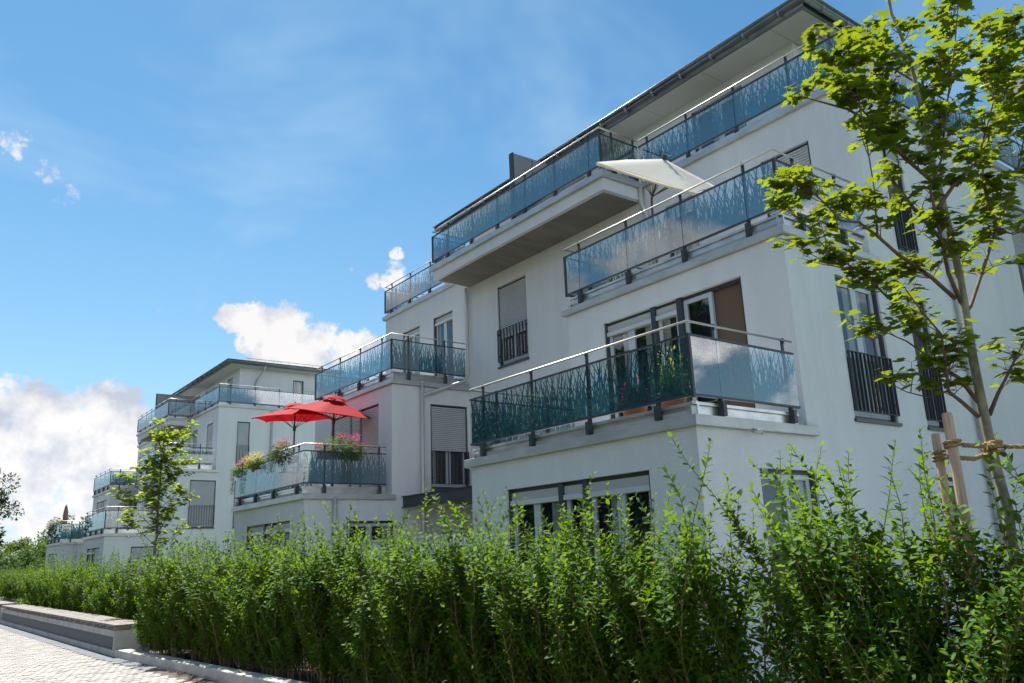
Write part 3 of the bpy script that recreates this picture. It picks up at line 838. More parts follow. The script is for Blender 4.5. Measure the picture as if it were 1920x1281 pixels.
    l_coping(T, [(C_ - .08, L_PER - .04), (C_ + .3, L_PER - .04), (C_ + .3, L_TOT - .2), (X_END, L_TOT - .2), (X_END, L_TOT + .12), (C_ - .08, L_TOT + .12)], ZL[2], 0.14)
    MB().box(C_ + .02, X_END - .02, .12, L_TOT - .02, ZL[2] - .4, ZL[2] + .07).build('terrace_floor', 'concrete', T)
    kx = 11.85; k0, k1 = L_BAY + .04, L_PER + .0
    MB().box(kx, C_ + .05, k0, k1, 9.47, ZL[2] - .14).build('balcony_slab', 'plaster', T)
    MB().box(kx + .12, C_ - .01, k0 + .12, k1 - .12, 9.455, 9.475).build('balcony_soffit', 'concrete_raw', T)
    l_coping(T, [(kx - .08, k0 - .07), (C_ - .085, k0 - .07), (C_ - .085, k1 + .03), (kx - .08, k1 + .03)], ZL[2] + .002, 0.143)
    gx = C_ - .04
    zq = (ZL[2], 10.03, 10.83, 10.98)
    balustrade(T, [(gx, L_BAY - .02), (gx, .04), (X_END - .5, .04)], *zq, [[0.25, 1.45, 2.75, 4.05, 5.0][:5], frange(0.6, 1.35, 8)], flash=True)
    balustrade(T, [(C_ - .1, k1 - .06), (kx - .04, k1 - .06), (kx - .04, k0 - .03), (C_ - .06, k0 - .03)], *zq, [[0.7], [0.83, 2.05, 3.27, 4.47, 5.66, 6.88], [0.4, 1.1]], flash=True)
    balustrade(T, [(X_END - .5, L_TOT - .02), (gx, L_TOT - .02), (gx, L_PER + .1)], *zq, [frange(0.6, 1.35, 8), [0.45, 1.75, 3.05, 4.35]], flash=True)
    # partition between the two roof terraces
    MB().box(11.92, P_X + .02, 8.62, 8.74, ZL[2] + .08, 11.87).build('partition', 'partition_grey', T)
    mb = MB(); 
    for xx in (12.55, 13.62): mb.box(xx, xx + .012, 8.612, 8.622, ZL[2] + .08, 11.86)
    mb.box(11.895, 11.93, 8.6, 8.76, ZL[2] + .08, 11.88); mb.build('partition_trim', 'anthracite', T)
    # penthouse
    px1 = 17.7 if near else 19.6; q0, q1 = 1.92, 14.5
    fp_, fq = Face('x', P_X), Face('y', q0)
    pw = [(3.35, 4.9, ZL[2] + .1, 12.08), (6.9, 8.3, ZL[2] + .1, 12.05), (9.8, 12.4, ZL[2] + .1, 12.05)]
    if not near: pw = [(1.2 + q0, 2.15 + q0, ZL[2] + .1, 12.1), (6.0, 8.2, ZL[2] + .1, 12.05), (9.8, 12.4, ZL[2] + .1, 12.05)]
    wall(fp_, q0, q1, ZL[2], 12.4, pw, T)
    for k, w_ in enumerate(pw): window(fp_, *w_, T, ((1, 2),), (0.25 if not near else -1,), sill=False)
    sw = [(17.85, 18.5, ZL[2] + .1, 11.98)]
    if near: sw = [(16.6, 17.2, ZL[2] + .1, 11.98)]
    wall(fq, P_X, px1, ZL[2], 12.4, sw, T)
    window(fq, *sw[0], T, ((1, 1),), (-1,), sill=False)
    MB().poly([(px1, q0, ZL[2]), (px1, q1, ZL[2]), (px1, q1, 12.4), (px1, q0, 12.4)]).poly([(P_X, q1, ZL[2]), (px1, q1, ZL[2]), (px1, q1, 12.4), (P_X, q1, 12.4)]).build('wall', 'plaster', T)
    # roof: soffit boards with open joints, dark fascia, gutter, shallow hip
    ex0, ex1, ey0, ey1 = E_X + .16, px1 + .95, q0 - .85, q1 + .85
    cx0, cx1, cy0, cy1 = ex0 + 2.6, ex1 - 2.6, ey0 + 2.6, ey1 - 2.6
    zt = 12.62
    mb = MB()
    c = [(ex0 - .1, ey0 - .1, zt), (ex1 + .1, ey0 - .1, zt), (ex1 + .1, ey1 + .1, zt), (ex0 - .1, ey1 + .1, zt)]
    d = [(cx0, cy0, zt + .42), (cx1, cy0, zt + .42), (cx1, cy1, zt + .42), (cx0, cy1, zt + .42)]
    mb.poly(d)
    for k in range(4): mb.poly([c[k], c[(k + 1) % 4], d[(k + 1) % 4], d[k]])
    mb.box(ex0, ex1, ey0, ey1, 12.415, 12.60)
    RF = mb.build('roof', 'zinc', T)
    js = [ey0 + .02]
    n = 7; step = (ey1 - q0) / n
    gap = 0.012
    for k in range(n):                       # front strip
        s0 = q0 + k * step; s1 = s0 + step - gap
        MB().box(ex0 + .07, P_X - .0, s0, s1, 12.39, 12.412).build('soffit_panel', 'plaster_soffit', RF)
    MB().box(ex0 + .07, P_X - .0, ey0 + .07, q0 - gap, 12.39, 12.412).build('soffit_panel', 'plaster_soffit', RF)
    stx = (ex1 - P_X) / 3
    for k in range(3):                       # right strip
        MB().box(P_X + gap + k * stx, P_X + (k + 1) * stx, ey0 + .07, q0 - gap, 12.39, 12.412).build('soffit_panel', 'plaster_soffit', RF)
    # gutter as a half-round trough outside the fascia
    def trough(p, q, mb):
        p, q = Vector(p), Vector(q); mb.tube([p, q], 0.085, 12)
    mb = MB(); zg = 12.52; g = .10
    mb.tube([(ex1, ey0 - g, zg), (ex0 - g, ey0 - g, zg), (ex0 - g, ey1 + g, zg), (ex1, ey1 + g, zg)], 0.085, 14)
    yy = ey0 + .5
    while yy < ey1:
        mb.tube([(ex0 - g, yy - .015, zg), (ex0 - g, yy + .015, zg)], 0.092, 14); yy += 0.92
    xx = ex0 + .5
    while xx < ex1:
        mb.tube([(xx - .015, ey0 - g, zg), (xx + .015, ey0 - g, zg)], 0.092, 14); xx += 0.92
    mb.box(ex0 - .2, ex0 - .02, ey0 - .2, ey1 + .2, 12.605, 12.62); mb.box(ex0 - .02, ex1, ey0 - .2, ey0 - .02, 12.605, 12.62)
    mb.build('gutter', 'zinc', RF, True)
    # standing seams and snow guard
    mb = MB()
    for k in range(40):
        x = ex0 + .1 + k * (ex1 - ex0 - .2) / 39
        tt = min(1.0, min(abs(x - ex0), abs(x - ex1)) / 2.6)
        p, q = Vector((x, ey0 - .09, zt + .012)), Vector((x, ey0 - .09 + 2.69 * tt, zt + .432 * tt + .005)); mb.tube([p, q], 0.012, 4)
    mb.build('seam', 'zinc', RF)
    mb = MB(); mb.tube([(ex0 + 1.0, ey0 + .5, zt + .30), (ex1 - 1.0, ey0 + .5, zt + .30)], 0.016, 6)
    for k in range(10):
        x = ex0 + 1.2 + k * (ex1 - ex0 - 2.4) / 9; mb.tube([(x, ey0 + .5, zt + .08), (x, ey0 + .5, zt + .31)], 0.010, 5)
    mb.build('snow_guard', 'stainless', RF)
    # penthouse downpipe with swan neck
    pipe(T, [(15.85, ey0 - .05, 12.46), (15.85, ey0 + .15, 12.25), (15.6, q0 - .22, 11.75), (15.6, q0 - .08, 11.6), (15.6, q0 - .08, ZL[2] + .1)], .05, 'pipe_metal')
    # downpipes on the facades
    pipe(T, [(12.98, L_BAY - .02, 9.80), (12.98, L_BAY - .02, 9.35), (13.0, L_BAY + .0 - .14, 9.0), (13.0, L_BAY - .14, ZL[1] + .1)], .055, clips=[(12.98, L_BAY - .02, 9.36)])
    yb = L_PER + .08
    pipe(T, [(13.0, yb - .07, 9.42), (12.99, yb - .10, 9.25), (12.99, yb - .1, 6.78), (12.85, yb - .1, 6.55), (11.45, yb - .1, 6.02), (11.43, yb - .1, 5.9)], .055, clips=[(12.99, yb - .1, 9.1), (12.99, yb - .1, 7.0)])
    pipe(T, [(11.43, yb - .1, 6.4), (11.43, yb - .1, 3.0), (11.43, yb - .1, .1)], .055, clips=[(11.43, yb - .1, 6.1), (11.43, yb - .1, 2.6)])
    pipe(T, [(8.87, yb - .08, 3.2), (8.87, yb - .08, .1)], .055, clips=[(8.87, yb - .08, 2.95)])
    pipe(T, [(15.95, Y - .09, ZL[2] - .2), (15.95, Y - .09, 0.1)], .06, clips=[(15.95, Y - .09, z) for z in (1.2, 3.6, 6.2, 8.6)])
    # overflow spouts
    mb = MB(); mb.tube([(9.1, -.02, 3.12), (9.1, -.16, 3.08)], .035, 10); mb.build('spout', 'pipe_metal', T, True)
    # back and ends so that no light leaks through
    mb = MB()
    mb.poly([(C_, L_TOT, 0), (X_END, L_TOT, 0), (X_END, L_TOT, ZL[2] - .14), (C_, L_TOT, ZL[2] - .14)])
    mb.poly([(X_END, Y, 0), (X_END, L_TOT, 0), (X_END, L_TOT, ZL[2] - .14), (X_END, Y, ZL[2] - .14)])
    mb.build('wall', 'plaster', T)
    return T


B1 = building(6.75, 0)
B2 = building(43.06, 1)

# the neighbour's projecting wing at the right edge, only its eaves and one corner in view
NB = empty('apartment_building', (26.0, 0, 0), 'grey neighbouring house whose roof edge shows behind the maple crown at right', 'apartment house')
MB().box(-4.3, 8, 3.2, 6.7, 0, 12.3).build('wall', 'plaster', NB)
mb = MB().box(-5.3, 9, 2.2, 7.1, 12.42, 12.62); r_ = mb.build('roof', 'zinc', NB)
for k in range(3): MB().box(-5.22, -4.31, 2.3 + k * 1.5, 2.3 + k * 1.5 + 1.485, 12.39, 12.418).build('soffit_panel', 'plaster_soffit', r_)
MB().tube([(-5.4, 2.1, 12.5), (-5.4, 7.2, 12.5), (9, 7.2, 12.5)], .085, 12).build('gutter', 'zinc', r_, True)

# white garden wall behind the hedge
tag(MB().box(8.9, 9.08, 12.15, 19.25, 0, 2.02).box(8.86, 9.12, 12.15, 19.25, 2.02, 2.06).build('garden_wall', 'plaster'), 'low white garden wall between the two bays behind the hedge', 'wall')


# ------------------------------------------------------------------ parasols
def red_parasol(loc, R, tilt, rot, label, flat=1.0):
    T = empty('parasol', loc, label, 'parasol', 'red parasols on the terrace'); T.rotation_euler = (0, 0, rot)
    H = 2.58
    q = Matrix.Rotation(tilt, 4, 'Y')
    n = 6; hub = Vector((0, 0, H))
    def P(k, r, z): a = 2 * math.pi * k / n; return hub + (q @ Vector((r * math.cos(a), r * math.sin(a), z)))
    mb = MB()
    rings = [(0.22, -.02), (R * .45, -.20 * flat), (R * .75, -.37 * flat), (R, -.53 * flat)]
    sub = 6
    base = len(mb.v)
    for (r, z) in rings:
        for k in range(n * sub):
            f = (k % sub) / sub
            a, b2 = P(k // sub, r, z), P(k // sub + 1, r, z)
            p = a.lerp(b2, f); sagt = math.sin(math.pi * f)
            mid = hub + (q @ Vector((0, 0, z)))
            p = p + (mid - p) * (0.035 * sagt) + Vector((0, 0, .02 * sagt if r > R * .9 else -.0))
            mb.v.append(tuple(p))
    N = n * sub
    for j in range(len(rings) - 1):
        for k in range(N): mb.f.append((base + j * N + k, base + j * N + (k + 1) % N, base + (j + 1) * N + (k + 1) % N, base + (j + 1) * N + k))
    mb.build('canopy', 'fabric_red', T, True)
    mb = MB(); base = 0                     # vent cap
    for (r, z) in ((0.0, .14), (0.18, .11), (0.34, .02)):
        for k in range(24): 
            a = 2 * math.pi * k / 24; wob = .02 * math.cos(6 * a) if r > .3 else 0
            mb.v.append(tuple(hub + (q @ Vector((r * math.cos(a), r * math.sin(a), z + wob)))))
    for j in range(2):
        for k in range(24): mb.f.append((j * 24 + k, j * 24 + (k + 1) % 24, (j + 1) * 24 + (k + 1) % 24, (j + 1) * 24 + k))
    mb.build('vent', 'fabric_red', T, True)
    mb = MB().tube([(0, 0, 0.05), (0, 0, H - .25)], .024, 10); mb.tube([Vector((0, 0, H - .25)), hub + (q @ Vector((0, 0, .17)))], .022, 10); mb.build('pole', 'pole_brown', T, True)
    for k in range(n):
        mb = MB().tube([P(k, .03, -.06), P(k, R * .55, -.05 - .25 * flat), P(k, R * .98, -.02 - .53 * flat)], .010, 6); mb.tube([Vector((0, 0, H - .62)) + (q @ Vector((0, 0, 0))) * .0, P(k, R * .5, -.05 - .24 * flat)], .009, 6)
        mb.build('rib', 'pole_brown', T)
    MB().tube([(0, 0, 0), (0, 0, .07)], .26, 20).build('base', 'anthracite', T)
    MB().tube([(0, 0, H - .68), (0, 0, H - .56)], .045, 12).build('hub', 'anthracite', T)
    return T


red_parasol((8.95, 22.35, 3.4), 1.24, rad(-4), 0.9, 'red parasol on the flowered terrace, the lower one at left', .6)
red_parasol((9.55, 21.0, 3.45), 1.24, rad(12), -1.25, 'red tilted parasol on the flowered terrace, the higher one at right', .78)

# cream square parasol, tilted, on the second terrace
WP = empty('parasol', (11.20, 10.05, 6.5), 'cream square parasol tilted over the upper terrace', 'parasol')
hubv = Vector((-.069, -.302, 2.151))
tl = Matrix.Rotation(rad(38.1), 4, 'X') @ Matrix.Rotation(rad(-6.8), 4, 'Y') @ Matrix.Rotation(rad(-56.0), 4, 'Z')
def wpt(x, y, z): return hubv + (tl @ Vector((x, y, z)))
mb = MB(); hs = .98; G = 12
for i in range(G + 1):
    for j in range(G + 1):
        x = -hs + 2 * hs * i / G; y2 = -hs + 2 * hs * j / G
        mx = max(abs(x), abs(y2)) / hs; sag = .03 * (1 - (min(abs(x), abs(y2)) / hs)) * mx * 0
        pin = 1 - .05 * mx * (1 - (min(abs(x), abs(y2)) / (max(abs(x), abs(y2)) + 1e-6)) ** 2)
        mb.v.append(tuple(wpt(x * pin, y2 * pin, .34 * (1 - mx) + .02 * mx * mx)))
for i in range(G):
    for j in range(G):
        a = i * (G + 1) + j; mb.f.append((a, a + G + 1, a + G + 2, a + 1))
mb.build('canopy', 'fabric_cream', WP, True)
mb = MB()
for s in (-1, 1):
    mb.poly([wpt(-hs, s * hs, .02), wpt(hs, s * hs, .02), wpt(hs, s * hs, -.04), wpt(-hs, s * hs, -.04)])
    mb.poly([wpt(s * hs, -hs, .02), wpt(s * hs, hs, .02), wpt(s * hs, hs, -.04), wpt(s * hs, -hs, -.04)])
mb.build('valance', 'fabric_cream', WP)
MB().tube([(0, 0, .05), (0, 0, 1.72), hubv + (tl @ Vector((0, 0, -.45))), hubv + (tl @ Vector((0, 0, .36)))], .022, 10).build('pole', 'pole_brown', WP, True)
for (x, y2) in ((1, 1), (1, -1), (-1, 1), (-1, -1), (0, 1), (0, -1), (1, 0), (-1, 0)):
    mb = MB().tube([wpt(0, 0, .30), wpt(x * hs * .96, y2 * hs * .96, -.005)], .009, 6); mb.tube([wpt(0, 0, -.42), wpt(x * hs * .5, y2 * hs * .5, .13)], .008, 6); mb.build('rib', 'pole_brown', WP)
MB().tube([wpt(0, 0, .33), wpt(0, 0, .42)], .05, 10).build('finial', 'anthracite', WP)
MB().box(-.3, .3, -.3, .3, 0, .06).build('base', 'anthracite', WP)

# closed parasol on the far terrace
CP = empty('parasol', (9.1, 61.9, 3.4), 'closed mauve parasol standing on the farthest terrace', 'parasol')
MB().tube([(0, 0, 0), (0, 0, 2.5)], .03, 8).build('pole', 'pole_brown', CP)
mb = MB(); mb.tube([(0, 0, .95), (0.01, 0, 1.05), (.02, .0, 1.5), (.02, 0, 2.0), (.01, 0, 2.35), (0, 0, 2.52)], [.17, .13, .16, .15, .08, .02], 10); mb.build('canopy', 'fabric_mauve', CP, True)


# ------------------------------------------------------------------ flowers on the balconies
def cluster(rng, n, c, sx, sy, sz, size, droop=0.0):
    P, A, N, S, T = [], [], [], [], []
    for k in range(n):
        g = Vector((rng.gauss(0, 1), rng.gauss(0, 1), rng.gauss(0, 1)))
        if g.length > 2.2: g = g / g.length * 2.0
        P.append((c[0] + g.x * sx, c[1] + g.y * sy, c[2] + g.z * sz))
        A.append((g.x + rng.uniform(-.6, .6), g.y + rng.uniform(-.6, .6), g.z * .4 + rng.uniform(-.6, .4) - droop)); N.append((rng.uniform(-.6, .6), rng.uniform(-.6, .6), 1))
        S.append(size * rng.uniform(.6, 1.3)); T.append(rng.random())
    return P, A, N, S, T


def planter(loc, length, along, label, seed, blooms, trail=(), bright=True, high=0.2, group='flower boxes on the balcony rails'):
    rg = random.Random(seed)
    T = empty('flower_box', loc, label, 'flower box', group); T.rotation_euler = (0, 0, 0 if along == 'y' else math.pi / 2)
    MB().box(.06, .24, -length / 2, length / 2, -.26, -.06).build('trough', 'planter_dark', T)
    P, A, N, S, Tn = cluster(rg, int(560 * length), (.02, 0, high * .2), .11, length * .25, high * .42, .085, .2)
    for (y0, depth, wdt, nn) in trail:      # hanging shoots
        for k in range(nn):
            f = rg.random() ** 0.8; xx = -.16 - .05 * rg.random()
            P.append((xx + rg.gauss(0, .02), y0 + rg.gauss(0, wdt) * (1 - .45 * f), .1 - f * depth)); A.append((rg.uniform(-1, .2), rg.uniform(-1, 1), rg.uniform(-1, 0))); N.append((-1, rg.uniform(-.4, .4), .5)); S.append(rg.uniform(.03, .06)); Tn.append(rg.random())
    put('foliage', leaf_mesh('foliage', SMALL_V, SMALL_F, P, A, N, S, 'leaf_bright' if bright else 'leaf_dark', Tn), T)
    st = MB()
    for (y0, depth, wdt, nn) in trail:
        for k in range(4):
            yy = y0 + rg.gauss(0, wdt * .7); st.tube([(-.05, yy, .04), (-.16, yy, .03), (-.17, yy + rg.gauss(0, .03), -depth * rg.uniform(.6, 1))], .004, 4)
    if st.v: st.build('stem', 'stem_privet', T)
    for (y0, z0, r, mat, nn) in blooms:
        P, A, N, S, Tn = cluster(rg, int(nn * 1.6), (rg.uniform(-.16, -.05), y0, z0), r, r, r * .7, .05)
        put('bloom', leaf_mesh('bloom', SMALL_V, SMALL_F, P, A, N, S, mat, Tn), T)
    return T


planter((8.07, 24.2, 4.30), 0.9, 'y', 'flower box with long hanging shoots at the far end of the red parasol terrace', 11, [(.3, .16, .05, 'petal_white', 30), (-.35, .2, .05, 'petal_pink', 40)], [(.1, .75, .16, 210)])
planter((8.07, 22.9, 4.36), 1.2, 'y', 'flower box of pale yellow blooms in the middle of the red parasol terrace', 12, [(-.1, .2, .11, 'petal_yellow', 150), (-.4, .16, .10, 'petal_yellow', 120), (.3, .14, .09, 'petal_yellow', 80), (.5, .2, .05, 'petal_red', 40)], [(-.4, .25, .2, 60)])
planter((8.07, 21.1, 4.42), 1.3, 'y', 'bushy green flower box nearest the corner of the red parasol terrace', 13, [(-.55, .28, .07, 'petal_pink', 70), (-.2, .2, .05, 'petal_red', 40)], [(.1, .55, .22, 240), (-.4, .35, .14, 100)], True, .3)
planter((9.05, 19.42, 4.42), 1.1, 'x', 'flower box with a vine trailing down the near side of the red parasol terrace', 14, [(-.35, .3, .08, 'petal_pink', 80), (.0, .34, .07, 'petal_red', 60), (-.48, .1, .05, 'petal_pink', 40), (.7, .05, .05, 'petal_red', 50)], [(-.1, .95, .07, 150), (-.3, .4, .2, 190), (-.5, .3, .12, 60)], True, .3)
planter((8.07, 58.6, 4.36), 1.6, 'y', 'dark leafy flower box on the white glass of the farthest terrace', 15, [], [(.2, .1, .3, 30)], False, .5)
planter((8.07, 60.2, 4.30), 1.5, 'y', 'dark shaggy flower box at the far end of the farthest terrace', 16, [], [(.0, .1, .3, 30)], False, .45)


def pot_plant(loc, label, seed, mat, blooms):
    rg = random.Random(seed); T = empty('potted_plant', loc, label, 'potted plant')
    mb = MB(); mb.tube([(0, 0, 0), (0, 0, .04), (0, 0, .3), (0, 0, .33)], [.13, .14, .19, .2], 16); mb.build('pot', 'terracotta', T, True)
    P, A, N, S, Tn = [], [], [], [], []
    for k in range(70):
        a = rg.uniform(0, 6.28); z = .3 + rg.random() * .45
        P.append((math.cos(a) * .06, math.sin(a) * .06, z * .75)); A.append((math.cos(a) * .5, math.sin(a) * .5, 1)); N.append((-math.cos(a), -math.sin(a), .4)); S.append(rg.uniform(.10, .2)); Tn.append(rg.random())
    put('foliage', leaf_mesh('foliage', SMALL_V, SMALL_F, P, A, N, S, mat, Tn), T)
    for (x, y, z, r, m_, n) in blooms:
        P, A, N, S, Tn = cluster(rg, n, (x, y, z), r, r, r * 1.3, .05); put('bloom', leaf_mesh('bloom', SMALL_V, SMALL_F, P, A, N, S, m_, Tn), T)
    return T


pot_plant((8.5, 7.55, 3.36), 'potted yellow flowers behind the glass of the first terrace', 3, 'leaf_bright', [(0, 0, .75, .10, 'petal_yellow', 160), (.05, .2, .62, .08, 'petal_yellow', 90), (0, -.2, .6, .08, 'petal_yellow', 80)])
pot_plant((8.45, 8.25, 3.36), 'potted magenta flowers behind the glass of the first terrace', 4, 'leaf_far', [(0, 0, .5, .09, 'petal_pink', 120), (0, .2, .45, .06, 'petal_pink', 70)])


# ------------------------------------------------------------------ benches and bollard
def bench(y0, y1, label, near):
    L = y1 - y0
    T = empty('bench', (edge_x(y0), y0, 0), label, 'bench', 'long benches beside the path'); T.rotation_euler = (0, 0, math.atan(-KERB_SL))
    H = 0.585; D = 0.66
    mb = MB().box(0, .14, .10, L, -.05, .115); mb.box(0.0, .16, 0.10, L, .355, .475); mb.box(0, D, 0, .10, -.05, .475); mb.box(0, D, L, L + .1, -.05, .475); mb.box(.16, D, .1, L, .40, .46)
    mb.build('body', 'concrete', T, bevel=.006)
    # slanting lattice of flat bars in the recess
    MB().box(.10, .11, .1, L, .115, .355).build('recess_back', 'anthracite', T)
    mb = MB()
    n = int(L / .09)
    for k in range(n):
        yy = .12 + k * .09; dy = .16
        if yy + dy > L - .02: continue
        mb.prism([(.055, yy, .117), (.055, yy + .045, .117), (.055, yy + .045 + dy, .353), (.055, yy + dy, .353)], (.04, 0, 0))
    mb.build('lattice', 'lattice_metal', T)
    mb = MB()
    k = .25
    while k < L:
        mb.box(.04, D - .03, k, k + .04, .475, .535); k += .62
    mb.build('bracket', 'pipe_metal', T)
    rg = random.Random(int(y0)); seg = 2.2
    rows = 6; wr = D / rows
    first = {}
    for r in range(rows):
        yy = -.03 + (0 if r % 2 == 0 else -.0)
        st = seg * (0.5 if r % 2 else 1.0)
        while yy < L - .1:
            e = min(yy + st, L + .05); st = seg
            MB().box(-.015 + r * wr, -.015 + r * wr + wr - .009, yy + .003, e - .003, .537 + rg.uniform(0, .003), H + rg.uniform(-.002, .003)).build('plank', 'deck_wood', T, bevel=.004)
            yy = e
    return T


bench(18.05, 33.7, 'long concrete bench with a weathered plank seat beside the cobbled path', True)
bench(35.3, 47.0, 'plank-topped bench beyond the far end of the long one', False)

BO = empty('bollard_light', (5.0, 36.4, 0), 'dark rectangular bollard light with louvres at the hedge gap', 'bollard light')
mb = MB().box(-.16, .16, -.13, .13, 0, .62); mb.box(-.16, .16, -.13, .13, .90, .95); mb.box(-.15, -.12, -.12, .12, .62, .9); mb.box(.12, .15, -.12, .12, .62, .9); mb.build('body', 'lattice_metal', BO, bevel=.006)
for k in range(5): MB().box(-.15, .15, -.13, .12, .65 + k * .05, .665 + k * .05).build('louvre', 'shutter_grey', BO)

# ------------------------------------------------------------------ privet hedge: single shrubs
def shrub_data(seed, h, dense=1.0, spread=.26):
    rg = np.random.default_rng(seed)
    stems = MB(); P, A, N, S = [], [], [], []

    def shoot(p0, d0, length, r0, pitch, s0, s1, start, curve=0.0):
        p = np.array(p0, float); d = np.array(d0, float); d /= np.linalg.norm(d)
        n = max(3, int(length / .09)); path = [p.copy()]; step = length / n
        for k in range(n):
            d = d + rg.normal(0, .07, 3) + np.array([0, 0, curve]); d /= np.linalg.norm(d)
            p = p + d * step; path.append(p.copy())
        stems.tube([Vector(q) for q in path], [r0 * (1 - .75 * k / n) for k in range(n + 1)], 4, False)
        path = np.array(path); m = int(length * (1 - start) / pitch); ph = rg.uniform(0, 6.28)
        for k in range(m):
            f = start + (1 - start) * (k + .5) / m
            q = f * n; i = min(int(q), n - 1); pos = path[i] + (path[i + 1] - path[i]) * (q - i); t = path[i + 1] - path[i]; t = t / np.linalg.norm(t)
            a = np.cross(t, [0.3, 0.9, 0.2]); a /= np.linalg.norm(a); b2 = np.cross(t, a)
            ph += math.pi / 2 + rg.normal(0, .25)
            size = s0 + (s1 - s0) * f; size *= rg.uniform(.8, 1.15)
            if f > .93: size *= .7
            for sg in (0, math.pi):
                if rg.random() < .06: continue
                side = a * math.cos(ph + sg) + b2 * math.sin(ph + sg)
                up = .62 if f < .9 else 1.1
                ax = side * 1.0 + t * (up * .75) * rg.uniform(.6, 1.2) + rg.normal(0, .12, 3)
                P.append(pos); A.append(ax); N.append(t * 1.0 - side * .45 + rg.normal(0, .15, 3) + np.array([0, 0, .25])); S.append(size)
        return path

    ns = int(6 + rg.integers(0, 3))
    for s in range(ns):
        a = 2 * math.pi * s / ns + rg.normal(0, .4); r = rg.uniform(.03, .13)
        hh = h * rg.uniform(.70, 1.0) if s else h * 1.04
        lean = np.array([math.cos(a) * .13 * spread / .26, math.sin(a) * .13 * spread / .26, 1.0])
        path = shoot((r * math.cos(a), r * math.sin(a), 0), lean, hh, .0085, .050, .080, .086, .13, .004)
        nn = len(path); m = int(25 * dense)
        for k in range(m):
            f = .055 + .66 * (k + rg.random()) / m; i = min(int(f * (nn - 1)), nn - 2)
            ang = rg.uniform(0, 6.28); el = rg.uniform(.7, 2.0)
            ln = (.50 - .28 * f) * rg.uniform(.55, 1.25)
            shoot(path[i], (math.cos(ang) * 1, math.sin(ang) * 1, el), ln, .0035, .040, .074, .085, .10, .10)
    return stems, np.array(P), np.array(A), np.array(N), np.array(S)


def shrub_template(seed, h, dense, label, group, keep=0):
    stems, P, A, N, S = shrub_data(seed, h, dense)
    rg = np.random.default_rng(seed + 99)
    T = empty('privet_shrub', (0, 0, -50), label, 'shrub', group)
    stems.build('stem', 'stem_privet', T)
    yel = rg.random(len(P)) < .012
    g = ~yel
    put('foliage', leaf_mesh('foliage', PRIVET_V, PRIVET_F, P[g], A[g], N[g], S[g], 'leaf_privet', rg.random(g.sum())), T)['kind'] = 'stuff'
    put('yellowed_foliage', leaf_mesh('yellowed_foliage', PRIVET_V, PRIVET_F, P[yel], A[yel], N[yel], S[yel] * 1.1, 'leaf_yellow', rg.random(yel.sum())), T)['kind'] = 'stuff'
    return T


FRONT = 'privet shrubs of the front hedge'
protos = [shrub_template(40 + k, (2.28, 2.42, 2.15, 2.5, 2.3, 2.2, 2.36)[k], 1.0, 'leafy green privet shrub in the front hedge along the kerb', FRONT) for k in range(7)]


def edge_bed(y): return edge_x(y) + 0.62


rng = random.Random(77)
used = set()


def place_shrub(x, y, k, s, rz, label, group):
    src = protos[k]
    if k not in used and True:
        used.add(k); o = src
    else: o = copy_tree(src)
    o.location = (x, y, 0.02); o.rotation_euler = (0, 0, rz); o.scale = (s, s, s)
    o['label'] = label; o['group'] = group
    return o


ys = []
y = 17.35
while y > 5.3: ys.append(y); y -= rng.uniform(.30, .40)
ys += [5.05, 4.72, 4.36, 3.72, 3.42, 3.05, 2.78, 2.30, 2.02, 1.72, 1.4, 1.05]
for i, y in enumerate(ys):
    lab = {0: 'first privet shrub of the front hedge, touching the end of the long bench', len(ys) - 1: 'last privet shrub of the front hedge, at the right picture edge', len(ys) - 9: 'tall privet shrub just right of the gap in the front hedge', len(ys) - 10: 'tall privet shrub just left of the gap in the front hedge'}.get(i, 'leafy green privet shrub in the front hedge along the kerb')
    place_shrub(edge_bed(y) + rng.uniform(-.16, .16) * (1 if y > 5.3 else .5), y, i % 7, rng.uniform(.92, 1.03) if y > 5.3 else rng.uniform(.96, 1.08), rng.uniform(0, 6.28), lab, FRONT)
    if y > 5.3: place_shrub(edge_bed(y) + .38 + rng.uniform(-.1, .1), y - .17, (i + 3) % 7, rng.uniform(.86, .98), rng.uniform(0, 6.28), 'leafy green privet shrub in the front hedge along the kerb', FRONT)
place_shrub(4.22, 17.68, 2, .95, .7, 'privet shrub leaning over the near end of the long bench', FRONT)
place_shrub(5.12, 2.5, 3, .84, 1.0, 'privet shrub standing in front of the two debarked stakes', FRONT)
place_shrub(5.0, 2.9, 5, .78, 2.2, 'lower privet shrub just left of the debarked stakes', FRONT)
REAR = 'privet shrubs of the hedge behind the bench'
y = 19.0
while y < 34.6:
    place_shrub(edge_x(y) + 1.15 + rng.uniform(-.15, .15), y, rng.randrange(7), rng.uniform(.84, .95), rng.uniform(0, 6.28), 'privet shrub in the hedge behind the long bench', REAR)
    y += rng.uniform(.42, .6)
FARH = 'privet shrubs of the far hedge'
y = 40.0
while y < 74:
    place_shrub(6.0 + rng.uniform(-.15, .15) + (y - 40) * .02, y, rng.randrange(7), rng.uniform(.80, .9), rng.uniform(0, 6.28), 'privet shrub in the far hedge at the left edge', FARH)
    y += rng.uniform(.7, .9)

